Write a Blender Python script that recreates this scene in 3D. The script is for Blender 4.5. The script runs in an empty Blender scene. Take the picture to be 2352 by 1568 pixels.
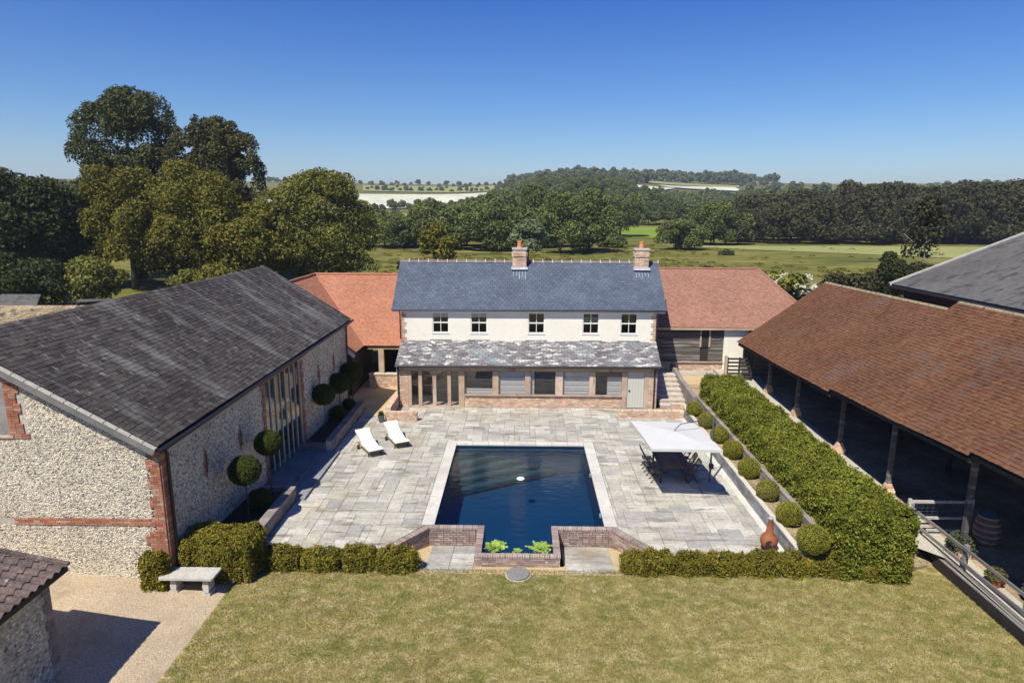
import bpy, math, random
import numpy as np
from mathutils import Matrix, Vector
from mathutils import noise as mnoise
R = random.Random(7)
NR = np.random.RandomState(11)
scene = bpy.context.scene
COL = scene.collection

# ------------------------------------------------------------------ camera
cam_data = bpy.data.cameras.new('camera')
cam = bpy.data.objects.new('camera', cam_data)
COL.objects.link(cam)
FPX, CH = 1500.0, 11.0
pitch = math.atan(313 / FPX); yaw = math.atan(23 * math.cos(pitch) / FPX); roll = math.radians(0.25)
f0 = Vector((-math.sin(yaw), math.cos(yaw), 0)); r0 = Vector((math.cos(yaw), math.sin(yaw), 0)); u0 = Vector((0, 0, 1))
fw = f0 * math.cos(pitch) - u0 * math.sin(pitch); up = f0 * math.sin(pitch) + u0 * math.cos(pitch)
rt = r0 * math.cos(roll) + up * math.sin(roll); uu = up * math.cos(roll) - r0 * math.sin(roll)
cam.matrix_world = Matrix(((rt.x, uu.x, -fw.x, 0), (rt.y, uu.y, -fw.y, 0), (rt.z, uu.z, -fw.z, CH), (0, 0, 0, 1)))
cam_data.sensor_width = 36.0
cam_data.lens = FPX / 2352 * 36
cam_data.clip_start = 0.1
cam_data.clip_end = 20000
scene.cycles.sample_clamp_indirect = 4.0
scene.cycles.caustics_reflective = False
scene.cycles.caustics_refractive = False
scene.camera = cam

# ------------------------------------------------------------------ light
SUND = Vector((0.36, 0.60, -1.0)).normalized()          # direction the light travels
elev = math.asin(-SUND.z)
world = bpy.data.worlds.new('World'); scene.world = world; world.use_nodes = True
wn = world.node_tree.nodes; wl = world.node_tree.links
wn.clear()
sky = wn.new('ShaderNodeTexSky'); sky.sky_type = 'NISHITA'; sky.sun_disc = False
sky.sun_elevation = elev
sky.sun_rotation = math.atan2(-SUND.x, -SUND.y)
sky.altitude = 100; sky.air_density = 1.0; sky.dust_density = 0.6; sky.ozone_density = 4.0
geo = wn.new('ShaderNodeTexCoord'); sep = wn.new('ShaderNodeSeparateXYZ')
wl.new(geo.outputs['Generated'], sep.inputs[0])
ramp = wn.new('ShaderNodeValToRGB')
ramp.color_ramp.elements[0].position = 0.0; ramp.color_ramp.elements[0].color = (0.80, 0.84, 0.88, 1)
ramp.color_ramp.elements[1].position = 0.33; ramp.color_ramp.elements[1].color = (0.07, 0.32, 0.83, 1)
e_ = ramp.color_ramp.elements.new(0.13); e_.color = (0.40, 0.60, 0.84, 1)
wl.new(sep.outputs['Z'], ramp.inputs[0])
mx = wn.new('ShaderNodeMix'); mx.data_type = 'RGBA'; mx.blend_type = 'MULTIPLY'; mx.inputs[0].default_value = 1.0
wl.new(sky.outputs[0], mx.inputs[6]); wl.new(ramp.outputs[0], mx.inputs[7])
bg = wn.new('ShaderNodeBackground'); bg.inputs[1].default_value = 0.105
wo = wn.new('ShaderNodeOutputWorld')
wl.new(mx.outputs[2], bg.inputs[0]); wl.new(bg.outputs[0], wo.inputs[0])
sl = bpy.data.lights.new('sun', 'SUN'); sl.energy = 4.6; sl.angle = math.radians(0.53); sl.color = (1.0, 0.94, 0.84)
sun = bpy.data.objects.new('sun', sl); COL.objects.link(sun)
sun.rotation_euler = SUND.to_track_quat('-Z', 'Y').to_euler()
sun.location = (-20, -20, 40)
vs = scene.view_settings
vs.view_transform = 'Standard'; vs.look = 'None'; vs.exposure = 0.5; vs.gamma = 1.0; vs.use_curve_mapping = False

# ------------------------------------------------------------------ materials
def rgb(c): return (c[0], c[1], c[2], 1)
def mat(name, cols, rough=0.85, var=(0.6, 0.8, 1.2), fine=None, stain=None, bump=None, spec=0.25, metal=0.0,
        scale=(1, 1, 1), transl=0.0, stain2=None, rand=True, space='W'):
    """cols: colours picked by each piece's own tone; var/fine: broad and fine mottling; stain: (colour, scale, lo, hi, stretch)"""
    m = bpy.data.materials.new(name); m.use_nodes = True
    nt = m.node_tree; n = nt.nodes; L = nt.links
    bs = n['Principled BSDF']
    at = n.new('ShaderNodeAttribute'); at.attribute_name = 'tone'
    oi = n.new('ShaderNodeObjectInfo')
    add = n.new('ShaderNodeMath'); add.operation = 'ADD'; L.new(at.outputs['Fac'], add.inputs[0])
    if rand: L.new(oi.outputs['Random'], add.inputs[1])
    else: add.inputs[1].default_value = 0.0
    fr = n.new('ShaderNodeMath'); fr.operation = 'FRACT'; L.new(add.outputs[0], fr.inputs[0])
    cr = n.new('ShaderNodeValToRGB'); els = cr.color_ramp.elements
    k = len(cols)
    for i, c in enumerate(cols):
        p = i / max(1, k - 1)
        e = els[0] if i == 0 else (els[len(els) - 1] if i == k - 1 and k > 1 else els.new(p))
        e.position = p; e.color = rgb(c)
    if k == 1: els[1].color = rgb(cols[0])
    L.new(fr.outputs[0], cr.inputs[0])
    tc = n.new('ShaderNodeNewGeometry') if space == 'W' else n.new('ShaderNodeTexCoord')
    src = tc.outputs['Position'] if space == 'W' else tc.outputs['Object']
    def mapped(s):
        mp = n.new('ShaderNodeMapping'); mp.inputs['Scale'].default_value = s; L.new(src, mp.inputs[0]); return mp.outputs[0]
    col = cr.outputs[0]
    def noise_(sc, stretch=(1, 1, 1), detail=4):
        t = n.new('ShaderNodeTexNoise'); t.inputs['Scale'].default_value = sc; t.inputs['Detail'].default_value = detail
        t.inputs['Roughness'].default_value = 0.62
        L.new(mapped(stretch), t.inputs['Vector']); return t.outputs[0]
    def mult(col, fac, lo, hi):
        mr = n.new('ShaderNodeMapRange'); mr.inputs[1].default_value = 0.3; mr.inputs[2].default_value = 0.7
        mr.inputs[3].default_value = lo; mr.inputs[4].default_value = hi; L.new(fac, mr.inputs[0])
        v = n.new('ShaderNodeVectorMath'); v.operation = 'SCALE'; L.new(col, v.inputs[0]); L.new(mr.outputs[0], v.inputs['Scale'])
        return v.outputs[0]
    if var: col = mult(col, noise_(var[0], scale), var[1], var[2])
    if fine: col = mult(col, noise_(fine[0], scale, 3), fine[1], fine[2])
    for st in (stain, stain2):
        if st:
            c, s, lo, hi, stretch = st
            mr = n.new('ShaderNodeMapRange'); mr.inputs[1].default_value = lo; mr.inputs[2].default_value = hi
            L.new(noise_(s, stretch, 6), mr.inputs[0])
            mxx = n.new('ShaderNodeMix'); mxx.data_type = 'RGBA'
            L.new(mr.outputs[0], mxx.inputs[0]); L.new(col, mxx.inputs[6]); mxx.inputs[7].default_value = rgb(c)
            col = mxx.outputs[2]
    L.new(col, bs.inputs['Base Color'])
    bs.inputs['Roughness'].default_value = rough
    bs.inputs['Specular IOR Level'].default_value = spec
    bs.inputs['Metallic'].default_value = metal
    if bump:
        b = n.new('ShaderNodeBump'); b.inputs['Strength'].default_value = bump[1]; b.inputs['Distance'].default_value = bump[2] if len(bump) > 2 else 0.02
        L.new(noise_(bump[0], scale, 5), b.inputs['Height']); L.new(b.outputs[0], bs.inputs['Normal'])
    if transl:
        tr = n.new('ShaderNodeBsdfTranslucent'); L.new(col, tr.inputs[0])
        ms = n.new('ShaderNodeMixShader'); ms.inputs[0].default_value = transl
        out = n['Material Output']
        L.new(bs.outputs[0], ms.inputs[1]); L.new(tr.outputs[0], ms.inputs[2]); L.new(ms.outputs[0], out.inputs[0])
    return m

MAT = {}
MAT['grass_lawn'] = mat('lawn_grass', [(0.270, 0.225, 0.080)], 0.95, (0.16, 0.84, 1.14), (4.5, 0.62, 1.36),
                        stain=((0.120, 0.140, 0.026), 0.9, 0.48, 0.66, (1, 1.3, 1)), stain2=((0.46, 0.375, 0.19), 2.4, 0.46, 0.70, (1, 1.4, 1)), bump=(30, 0.7, 0.03), spec=0.05)
MAT['grass_blade'] = mat('grass_blade', [(0.26, 0.22, 0.075), (0.17, 0.17, 0.045), (0.38, 0.32, 0.15), (0.22, 0.19, 0.06), (0.31, 0.26, 0.10)], 0.8, (0.5, 0.8, 1.2),
                         stain=((0.14, 0.155, 0.035), 0.8, 0.47, 0.70, (1, 1.5, 1)), spec=0.08)
MAT['meadow'] = mat('meadow', [(0.156, 0.143, 0.036)], 0.95, (0.02, 0.8, 1.25), (0.4, 0.72, 1.3),
                    stain=((0.065, 0.085, 0.022), 0.035, 0.45, 0.65, (1, 3, 1)), stain2=((0.27, 0.24, 0.09), 0.05, 0.55, 0.75, (1, 4, 1)), spec=0.03)
MAT['field_pale'] = mat('field_pale', [(0.26, 0.27, 0.10)], 0.95, (0.05, 0.9, 1.1), (0.5, 0.9, 1.1), spec=0.03)
MAT['field_green'] = mat('field_green', [(0.17, 0.24, 0.035)], 0.95, (0.05, 0.9, 1.1), (0.5, 0.9, 1.1), spec=0.03)
MAT['field_white'] = mat('field_chalk', [(0.56, 0.55, 0.42)], 0.95, (0.02, 0.85, 1.1), (0.1, 0.85, 1.15), spec=0.03)
MAT['gravel'] = mat('gravel', [(0.507, 0.403, 0.272)], 0.95, (0.5, 0.9, 1.1), (28, 0.55, 1.42), stain=((0.36, 0.27, 0.17), 0.7, 0.5, 0.75, (1, 1, 1)), bump=(45, 1.0, 0.03), spec=0.1)
MAT['sandy'] = mat('sandy_path', [(0.52, 0.40, 0.22)], 0.95, (0.6, 0.85, 1.12), (22, 0.7, 1.3), bump=(35, 0.8, 0.02), spec=0.1)
MAT['soil'] = mat('bed_soil', [(0.36, 0.28, 0.17)], 0.95, (1.5, 0.6, 1.3), (12, 0.6, 1.4), stain=((0.10, 0.09, 0.04), 2.2, 0.52, 0.66, (1, 1, 1)), bump=(20, 1.0, 0.04), spec=0.1)
MAT['dark_soil'] = mat('dark_soil', [(0.07, 0.055, 0.04)], 0.95, (1.5, 0.7, 1.3), (12, 0.6, 1.4), bump=(20, 1.0, 0.04), spec=0.1)
MAT['concrete'] = mat('yard_concrete', [(0.43, 0.40, 0.33)], 0.92, (0.6, 0.85, 1.12), (14, 0.85, 1.15), bump=(30, 0.3, 0.01))
MAT['flag'] = mat('flagstone', [(0.383, 0.371, 0.319), (0.479, 0.456, 0.372), (0.326, 0.318, 0.286), (0.451, 0.418, 0.328), (0.527, 0.513, 0.446), (0.392, 0.366, 0.291)], 0.88,
                  (1.1, 0.80, 1.14), (8, 0.80, 1.18), stain=((0.19, 0.17, 0.13), 1.3, 0.52, 0.68, (0.55, 2.0, 1)),
                  stain2=((0.30, 0.25, 0.17), 0.28, 0.54, 0.72, (1, 1, 1)), bump=(12, 0.55, 0.02))
MAT['coping_slab'] = mat('pool_coping_stone', [(0.515, 0.490, 0.418), (0.577, 0.550, 0.475), (0.464, 0.440, 0.380)], 0.85, (1.3, 0.88, 1.1), (10, 0.9, 1.1),
                         stain=((0.32, 0.30, 0.24), 1.6, 0.60, 0.76, (1, 1, 1)), bump=(14, 0.35, 0.01))
MAT['joint'] = mat('paving_joint', [(0.17, 0.155, 0.125)], 0.95, (2, 0.7, 1.3), (20, 0.7, 1.3))
BR = [(0.32, 0.125, 0.070), (0.40, 0.175, 0.10), (0.25, 0.095, 0.06), (0.43, 0.22, 0.135), (0.30, 0.14, 0.09), (0.44, 0.30, 0.21)]
MAT['brick'] = mat('red_brick', BR, 0.9, (1.5, 0.85, 1.12), (26, 0.8, 1.2), bump=(40, 0.5, 0.01))
MAT['brick_pale'] = mat('weathered_brick', [(0.563, 0.362, 0.248), (0.662, 0.450, 0.303), (0.422, 0.290, 0.220), (0.760, 0.609, 0.428), (0.506, 0.290, 0.193), (0.703, 0.536, 0.386)], 0.92,
                        (1.5, 0.85, 1.12), (26, 0.8, 1.2), stain=((0.52, 0.47, 0.40), 3.5, 0.58, 0.75, (1, 1, 2)), bump=(40, 0.5, 0.01))
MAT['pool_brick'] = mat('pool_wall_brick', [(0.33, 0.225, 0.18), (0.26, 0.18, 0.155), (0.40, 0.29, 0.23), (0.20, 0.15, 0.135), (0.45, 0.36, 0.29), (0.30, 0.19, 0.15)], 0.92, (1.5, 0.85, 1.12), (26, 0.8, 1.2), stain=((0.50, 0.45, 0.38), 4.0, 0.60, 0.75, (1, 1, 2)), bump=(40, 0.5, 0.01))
MAT['brick_grey'] = mat('coping_brick', [(0.33, 0.26, 0.22), (0.25, 0.20, 0.18), (0.41, 0.31, 0.26), (0.19, 0.155, 0.14), (0.37, 0.26, 0.20)], 0.92,
                        (1.5, 0.85, 1.12), (26, 0.8, 1.2), bump=(40, 0.5, 0.01))
MAT['mortar'] = mat('lime_mortar', [(0.529, 0.483, 0.391)], 0.95, (2, 0.85, 1.12), (20, 0.85, 1.15), bump=(40, 0.4, 0.01))
MAT['flint'] = mat('flint_stone', [(0.569, 0.514, 0.378), (0.744, 0.666, 0.488), (0.619, 0.549, 0.399), (0.112, 0.105, 0.095), (0.670, 0.596, 0.429), (0.546, 0.479, 0.339), (0.817, 0.725, 0.527), (0.335, 0.291, 0.220), (0.210, 0.186, 0.150), (0.707, 0.619, 0.438)],
                   0.7, (0.9, 0.88, 1.12), (14, 0.8, 1.2), stain=((0.42, 0.33, 0.18), 1.1, 0.66, 0.82, (1, 1, 1)))
MAT['flint_mortar'] = mat('flint_mortar', [(0.499, 0.451, 0.365)], 0.95, (0.8, 0.8, 1.12), (12, 0.7, 1.2), stain=((0.26, 0.24, 0.21), 9, 0.58, 0.72, (1, 1, 1)), bump=(22, 0.8, 0.02))
MAT['barn_slate'] = mat('barn_slate', [(0.056, 0.047, 0.041), (0.072, 0.062, 0.053), (0.041, 0.036, 0.031), (0.065, 0.055, 0.049), (0.089, 0.077, 0.066), (0.049, 0.043, 0.038)], 0.62,
                        (0.35, 0.75, 1.3), (10, 0.75, 1.25), stain=((0.22, 0.215, 0.195), 0.55, 0.52, 0.78, (0.45, 2.6, 0.45)),
                        stain2=((0.30, 0.295, 0.265), 3.6, 0.60, 0.74, (0.7, 2.2, 0.7)), spec=0.12, bump=(14, 0.4, 0.01))
MAT['house_slate'] = mat('house_slate', [(0.078, 0.097, 0.131), (0.094, 0.115, 0.149), (0.067, 0.084, 0.115), (0.086, 0.104, 0.133)], 0.5,
                         (0.5, 0.85, 1.18), (9, 0.85, 1.15), stain=((0.17, 0.19, 0.225), 2.4, 0.62, 0.8, (1, 1, 1)), spec=0.4)
MAT['stone_slate'] = mat('stone_slate', [(0.14, 0.125, 0.13), (0.19, 0.175, 0.17), (0.115, 0.105, 0.11), (0.27, 0.26, 0.24), (0.16, 0.15, 0.155), (0.22, 0.21, 0.205), (0.13, 0.12, 0.125)], 0.75,
                         (0.8, 0.85, 1.15), (8, 0.8, 1.2), stain=((0.56, 0.55, 0.49), 3.4, 0.545, 0.61, (0.55, 1, 2.4)), stain2=((0.22, 0.25, 0.25), 0.35, 0.56, 0.68, (1, 1, 1)), spec=0.3)
MAT['stone_slate_lichen'] = MAT['stone_slate']
MAT['tile_orange'] = mat('orange_clay_tile', [(0.390, 0.167, 0.095), (0.436, 0.194, 0.112), (0.334, 0.135, 0.079), (0.408, 0.203, 0.124), (0.362, 0.149, 0.083)], 0.85, (0.6, 0.9, 1.1), (8, 0.85, 1.15),
                         stain=((0.34, 0.16, 0.10), 0.9, 0.58, 0.75, (1, 1, 2)))
MAT['tile_pink'] = mat('pink_clay_tile', [(0.297, 0.147, 0.099), (0.343, 0.174, 0.120), (0.255, 0.124, 0.083), (0.324, 0.184, 0.128), (0.278, 0.133, 0.087)], 0.85, (0.6, 0.9, 1.1), (8, 0.85, 1.15))
MAT['tile_brown'] = mat('brown_clay_tile', [(0.132, 0.058, 0.028), (0.160, 0.071, 0.034), (0.105, 0.045, 0.024), (0.147, 0.074, 0.037), (0.121, 0.051, 0.026)], 0.88, (0.4, 0.82, 1.15), (9, 0.8, 1.2),
                        stain=((0.13, 0.085, 0.065), 0.45, 0.55, 0.75, (1, 1, 1)), bump=(20, 0.3, 0.01))
MAT['pantile'] = mat('old_pantile', [(0.10, 0.075, 0.065), (0.14, 0.10, 0.085), (0.07, 0.055, 0.05)], 0.85, (1.5, 0.8, 1.2), (12, 0.7, 1.3),
                     stain=((0.30, 0.28, 0.25), 3.0, 0.62, 0.74, (1, 1, 1)))
MAT['asbestos'] = mat('grey_sheet_roof', [(0.095, 0.091, 0.082), (0.107, 0.101, 0.092)], 0.9, (0.35, 0.8, 1.15), (5, 0.8, 1.2), stain=((0.05, 0.05, 0.048), 1.6, 0.52, 0.64, (0.8, 1.4, 1)))
MAT['ridge_moss'] = mat('mossy_ridge_tile', [(0.30, 0.24, 0.13), (0.36, 0.30, 0.17), (0.24, 0.18, 0.11), (0.33, 0.24, 0.16)], 0.95, (2, 0.8, 1.2), (14, 0.7, 1.3), stain=((0.10, 0.085, 0.06), 4, 0.52, 0.62, (1, 1, 1)), bump=(20, 0.8, 0.02))
MAT['ridge_slate'] = mat('ridge_tile', [(0.16, 0.13, 0.125), (0.20, 0.165, 0.155)], 0.8, (2, 0.8, 1.2))
MAT['white_wall'] = mat('cream_render', [(0.794, 0.747, 0.621)], 0.9, (0.7, 0.95, 1.04), (6, 0.97, 1.03), stain=((0.60, 0.57, 0.47), 1.1, 0.60, 0.85, (1, 1, 1)), bump=(25, 0.15, 0.01))
MAT['white_paint'] = mat('white_paint', [(0.78, 0.77, 0.74)], 0.5, None, (8, 0.97, 1.03))
MAT['door_paint'] = mat('pale_green_paint', [(0.52, 0.53, 0.45)], 0.6, (1, 0.96, 1.04), (12, 0.97, 1.03))
MAT['oak'] = mat('weathered_oak', [(0.437, 0.314, 0.212), (0.524, 0.386, 0.269), (0.393, 0.291, 0.212), (0.582, 0.451, 0.335)], 0.8, (1.5, 0.8, 1.15), (22, 0.8, 1.2), stain=((0.13, 0.10, 0.08), 3, 0.58, 0.72, (1, 1, 0.3)), bump=(30, 0.3, 0.01))
MAT['grey_wood'] = mat('silvered_wood', [(0.20, 0.19, 0.175), (0.26, 0.245, 0.22), (0.16, 0.15, 0.14)], 0.85, (1.5, 0.8, 1.2), (22, 0.8, 1.2), scale=(1, 0.3, 1), bump=(30, 0.3, 0.01))
MAT['board'] = mat('dark_weatherboard', [(0.115, 0.10, 0.088), (0.075, 0.066, 0.058), (0.16, 0.14, 0.12), (0.095, 0.083, 0.073)], 0.85, (1.2, 0.75, 1.25), (16, 0.8, 1.2),
                   stain=((0.30, 0.28, 0.25), 1.6, 0.54, 0.66, (0.3, 1, 5)), scale=(0.4, 1, 3))
MAT['black_wood'] = mat('black_stained_wood', [(0.030, 0.026, 0.024), (0.042, 0.037, 0.033)], 0.7, (1.5, 0.8, 1.2))
MAT['dark_wood'] = mat('dark_teak', [(0.070, 0.048, 0.036), (0.095, 0.066, 0.048), (0.055, 0.040, 0.032)], 0.6, (2, 0.8, 1.2), (22, 0.85, 1.15))
MAT['teak'] = mat('grey_teak', [(0.21, 0.17, 0.13), (0.26, 0.21, 0.165)], 0.7, (2, 0.85, 1.15), (22, 0.85, 1.15))
MAT['iron'] = mat('black_iron', [(0.018, 0.018, 0.02)], 0.45, None, None, spec=0.5)
MAT['base_plastic'] = mat('grey_base', [(0.20, 0.235, 0.25)], 0.5, None)
MAT['grey_metal'] = mat('grey_metal', [(0.10, 0.12, 0.13)], 0.4, None, None, spec=0.5, metal=0.3)
MAT['lead'] = mat('lead_flashing', [(0.36, 0.38, 0.41)], 0.6, (4, 0.8, 1.2))
MAT['limescale'] = mat('limescale_streak', [(0.30, 0.34, 0.40)], 0.7, (6, 0.6, 1.3))
MAT['canvas'] = mat('white_canvas', [(0.662, 0.662, 0.626)], 0.9, (2, 0.97, 1.03), (30, 0.98, 1.02), transl=0.25)
MAT['sling'] = mat('cream_sling', [(0.78, 0.75, 0.62)], 0.85, None, (30, 0.97, 1.03))
MAT['stone'] = mat('pale_stone', [(0.44, 0.42, 0.37), (0.50, 0.48, 0.42)], 0.9, (3, 0.8, 1.15), (18, 0.85, 1.15), stain=((0.20, 0.20, 0.15), 3, 0.58, 0.75, (1, 1, 1)), bump=(20, 0.5, 0.01))
MAT['wall_stone'] = mat('grey_wall_stone', [(0.23, 0.235, 0.24), (0.30, 0.30, 0.295), (0.18, 0.185, 0.19), (0.26, 0.255, 0.245)], 0.9, (1.4, 0.75, 1.2), (12, 0.8, 1.2),
                       stain=((0.12, 0.12, 0.115), 2.2, 0.55, 0.70, (1, 0.6, 2.5)), bump=(16, 0.6, 0.02))
MAT['brown_stone'] = mat('brown_wall_stone', [(0.24, 0.205, 0.185), (0.30, 0.26, 0.225), (0.18, 0.16, 0.15), (0.27, 0.225, 0.19)], 0.9, (1.4, 0.8, 1.2), (12, 0.8, 1.2), bump=(16, 0.6, 0.02))
MAT['terracotta'] = mat('terracotta', [(0.270, 0.095, 0.039)], 0.75, (5, 0.8, 1.15), (20, 0.9, 1.1))
MAT['chimney_pot'] = mat('chimney_pot_clay', [(0.62, 0.23, 0.12)], 0.8, (5, 0.85, 1.1))
MAT['barrel_wood'] = mat('barrel_stave', [(0.17, 0.085, 0.055), (0.22, 0.11, 0.07)], 0.7, (4, 0.8, 1.2))
MAT['hoop'] = mat('barrel_hoop', [(0.30, 0.27, 0.23)], 0.6, (5, 0.8, 1.2))
MAT['interior'] = mat('dark_interior', [(0.035, 0.033, 0.032)], 0.9, (1, 0.8, 1.2))  # near-black colour stands in for the unlit depth of rooms and openings
MAT['interior_wall'] = mat('shed_back_wall', [(0.388, 0.320, 0.208)], 0.9, (0.5, 0.6, 1.3))
MAT['shed_floor'] = mat('shed_floor_tint', [(0.342, 0.247, 0.142)], 0.95, (0.5, 0.5, 1.5), (6, 0.8, 1.2))
MAT['interior_floor'] = mat('pale_room_floor', [(0.42, 0.38, 0.31)], 0.7, None)
MAT['pane_backing'] = mat('pale_pane_backing', [(0.594, 0.594, 0.535)], 0.9, None)
MAT['bark'] = mat('bark', [(0.085, 0.066, 0.048), (0.11, 0.088, 0.066)], 0.9, (2, 0.7, 1.3), (12, 0.7, 1.3), bump=(12, 0.8, 0.03))
MAT['pale_bark'] = mat('pale_bark', [(0.36, 0.34, 0.28)], 0.9, (2, 0.7, 1.2))
MAT['pool_lining'] = mat('pool_lining', [(0.007, 0.037, 0.080)], 0.6, (0.6, 0.9, 1.1), rand=False)
MAT['pool_step'] = mat('pool_step_lining', [(0.026, 0.052, 0.062)], 0.6, (1.5, 0.85, 1.15), rand=False)
MAT['white_plastic'] = mat('white_plastic', [(0.8, 0.85, 0.86)], 0.4, None)
MAT['dark_cover'] = mat('dark_cover', [(0.05, 0.055, 0.06)], 0.7, (3, 0.9, 1.1))
MAT['rope'] = mat('garden_hose', [(0.30, 0.30, 0.24)], 0.6, None)
def leaf(name, cols, transl=0.22, var=(0.8, 0.75, 1.2)):
    return mat(name, cols, 0.7, var, None, spec=0.08, transl=transl, rand=False)
MAT['leaf_conifer'] = leaf('leaf_conifer', [(0.071, 0.080, 0.028), (0.105, 0.113, 0.038), (0.057, 0.070, 0.025), (0.132, 0.134, 0.047)], 0.12, (0.25, 0.75, 1.2))
MAT['leaf_copper'] = leaf('leaf_copper', [(0.089, 0.083, 0.032), (0.125, 0.117, 0.043), (0.064, 0.064, 0.024), (0.159, 0.148, 0.057)], 0.15, (0.25, 0.75, 1.2))
MAT['leaf_olive'] = leaf('leaf_olive', [(0.141, 0.135, 0.022), (0.204, 0.182, 0.030), (0.095, 0.099, 0.018), (0.245, 0.211, 0.041)], 0.2, (0.25, 0.75, 1.2))
MAT['leaf_green'] = leaf('leaf_green', [(0.149, 0.157, 0.032), (0.222, 0.216, 0.044), (0.096, 0.110, 0.023), (0.278, 0.257, 0.062)], 0.2, (0.25, 0.75, 1.2))
MAT['leaf_dark'] = leaf('leaf_dark', [(0.042, 0.053, 0.017), (0.065, 0.077, 0.024), (0.029, 0.039, 0.013), (0.085, 0.092, 0.030)], 0.15, (0.25, 0.75, 1.2))
MAT['leaf_wood'] = leaf('leaf_far_wood', [(0.110, 0.136, 0.037), (0.160, 0.185, 0.053), (0.078, 0.100, 0.029), (0.187, 0.206, 0.066)], 0.15, (0.02, 0.65, 1.3))
MAT['leaf_brownwood'] = leaf('leaf_brown_wood', [(0.056, 0.055, 0.024), (0.081, 0.078, 0.033), (0.040, 0.041, 0.018), (0.093, 0.087, 0.039)], 0.12, (0.02, 0.7, 1.25))  # brownish green of the leaves themselves
MAT['leaf_hedge'] = leaf('leaf_hedge', [(0.140, 0.171, 0.020), (0.236, 0.250, 0.030), (0.078, 0.112, 0.015), (0.306, 0.292, 0.049), (0.110, 0.143, 0.020)], 0.22, (1.2, 0.65, 1.25))
MAT['leaf_hedge_yellow'] = leaf('leaf_hedge_yellow', [(0.26, 0.25, 0.022), (0.36, 0.33, 0.035), (0.17, 0.19, 0.020)], 0.22, (1.2, 0.8, 1.2))
MAT['leaf_yew'] = leaf('leaf_yew', [(0.161, 0.160, 0.019), (0.256, 0.222, 0.027), (0.091, 0.098, 0.015), (0.335, 0.247, 0.046), (0.122, 0.126, 0.019)], 0.15, (1.3, 0.6, 1.3))
MAT['leaf_box'] = leaf('leaf_box', [(0.206, 0.216, 0.025), (0.293, 0.278, 0.037), (0.137, 0.156, 0.019), (0.351, 0.286, 0.050)], 0.15, (2.0, 0.75, 1.2))
MAT['leaf_topiary'] = leaf('leaf_topiary', [(0.050, 0.068, 0.012), (0.080, 0.096, 0.018), (0.034, 0.048, 0.010)], 0.12, (2.0, 0.75, 1.2))
MAT['leaf_fern'] = leaf('leaf_fern', [(0.30, 0.42, 0.075), (0.40, 0.52, 0.12), (0.20, 0.32, 0.055)], 0.3)
MAT['leaf_willow'] = leaf('leaf_willow', [(0.15, 0.18, 0.080), (0.21, 0.24, 0.12), (0.10, 0.13, 0.055)], 0.2)
MAT['leaf_lavender'] = leaf('leaf_lavender', [(0.10, 0.12, 0.07), (0.15, 0.16, 0.10), (0.07, 0.09, 0.05)], 0.2)
MAT['blossom'] = leaf('blossom', [(0.62, 0.60, 0.42), (0.50, 0.50, 0.34), (0.70, 0.68, 0.50)], 0.2)
MAT['hedge_core'] = mat('hedge_core', [(0.022, 0.028, 0.009)], 0.95, None)  # solid near-black core, painted in for the dark between the leaves

def glass_mat(name, tint=(0.02, 0.025, 0.03), refl=0.06, alpha=0.9):
    m = bpy.data.materials.new(name); m.use_nodes = True; nt = m.node_tree; n = nt.nodes; L = nt.links
    n.clear(); out = n.new('ShaderNodeOutputMaterial')
    tr = n.new('ShaderNodeBsdfTransparent'); tr.inputs[0].default_value = (alpha, alpha, alpha * 1.01, 1)
    gl = n.new('ShaderNodeBsdfGlossy'); gl.inputs['Roughness'].default_value = 0.03
    lw = n.new('ShaderNodeLayerWeight'); lw.inputs[0].default_value = 0.5
    pw_ = n.new('ShaderNodeMath'); pw_.operation = 'POWER'; pw_.inputs[1].default_value = 4.0; L.new(lw.outputs['Facing'], pw_.inputs[0])
    ml = n.new('ShaderNodeMath'); ml.operation = 'MULTIPLY_ADD'; ml.inputs[1].default_value = 0.8; ml.inputs[2].default_value = refl; L.new(pw_.outputs[0], ml.inputs[0])
    ms = n.new('ShaderNodeMixShader'); L.new(ml.outputs[0], ms.inputs[0]); L.new(tr.outputs[0], ms.inputs[1]); L.new(gl.outputs[0], ms.inputs[2])
    L.new(ms.outputs[0], out.inputs[0]); return m
MAT['glass'] = glass_mat('window_glass', refl=0.05, alpha=0.93)
def water_mat():
    m = bpy.data.materials.new('pool_water'); m.use_nodes = True; nt = m.node_tree; n = nt.nodes; L = nt.links
    n.clear(); out = n.new('ShaderNodeOutputMaterial')
    tr = n.new('ShaderNodeBsdfTransparent'); tr.inputs[0].default_value = (0.62, 0.84, 0.95, 1)
    gl = n.new('ShaderNodeBsdfGlossy'); gl.inputs['Roughness'].default_value = 0.015; gl.inputs[0].default_value = (1, 1, 1, 1)
    fr = n.new('ShaderNodeFresnel'); fr.inputs[0].default_value = 1.33
    g = n.new('ShaderNodeNewGeometry')
    mp = n.new('ShaderNodeMapping'); mp.inputs['Scale'].default_value = (1.0, 2.2, 1); L.new(g.outputs['Position'], mp.inputs[0])
    t = n.new('ShaderNodeTexNoise'); t.inputs['Scale'].default_value = 2.2; t.inputs['Detail'].default_value = 4; L.new(mp.outputs[0], t.inputs['Vector'])
    b = n.new('ShaderNodeBump'); b.inputs['Strength'].default_value = 0.22; b.inputs['Distance'].default_value = 0.05; L.new(t.outputs[0], b.inputs['Height'])
    L.new(b.outputs[0], gl.inputs['Normal']); L.new(b.outputs[0], fr.inputs['Normal'])
    ms = n.new('ShaderNodeMixShader'); L.new(fr.outputs[0], ms.inputs[0]); L.new(tr.outputs[0], ms.inputs[1]); L.new(gl.outputs[0], ms.inputs[2])
    L.new(ms.outputs[0], out.inputs[0]); return m
MAT['water'] = water_mat()
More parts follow.
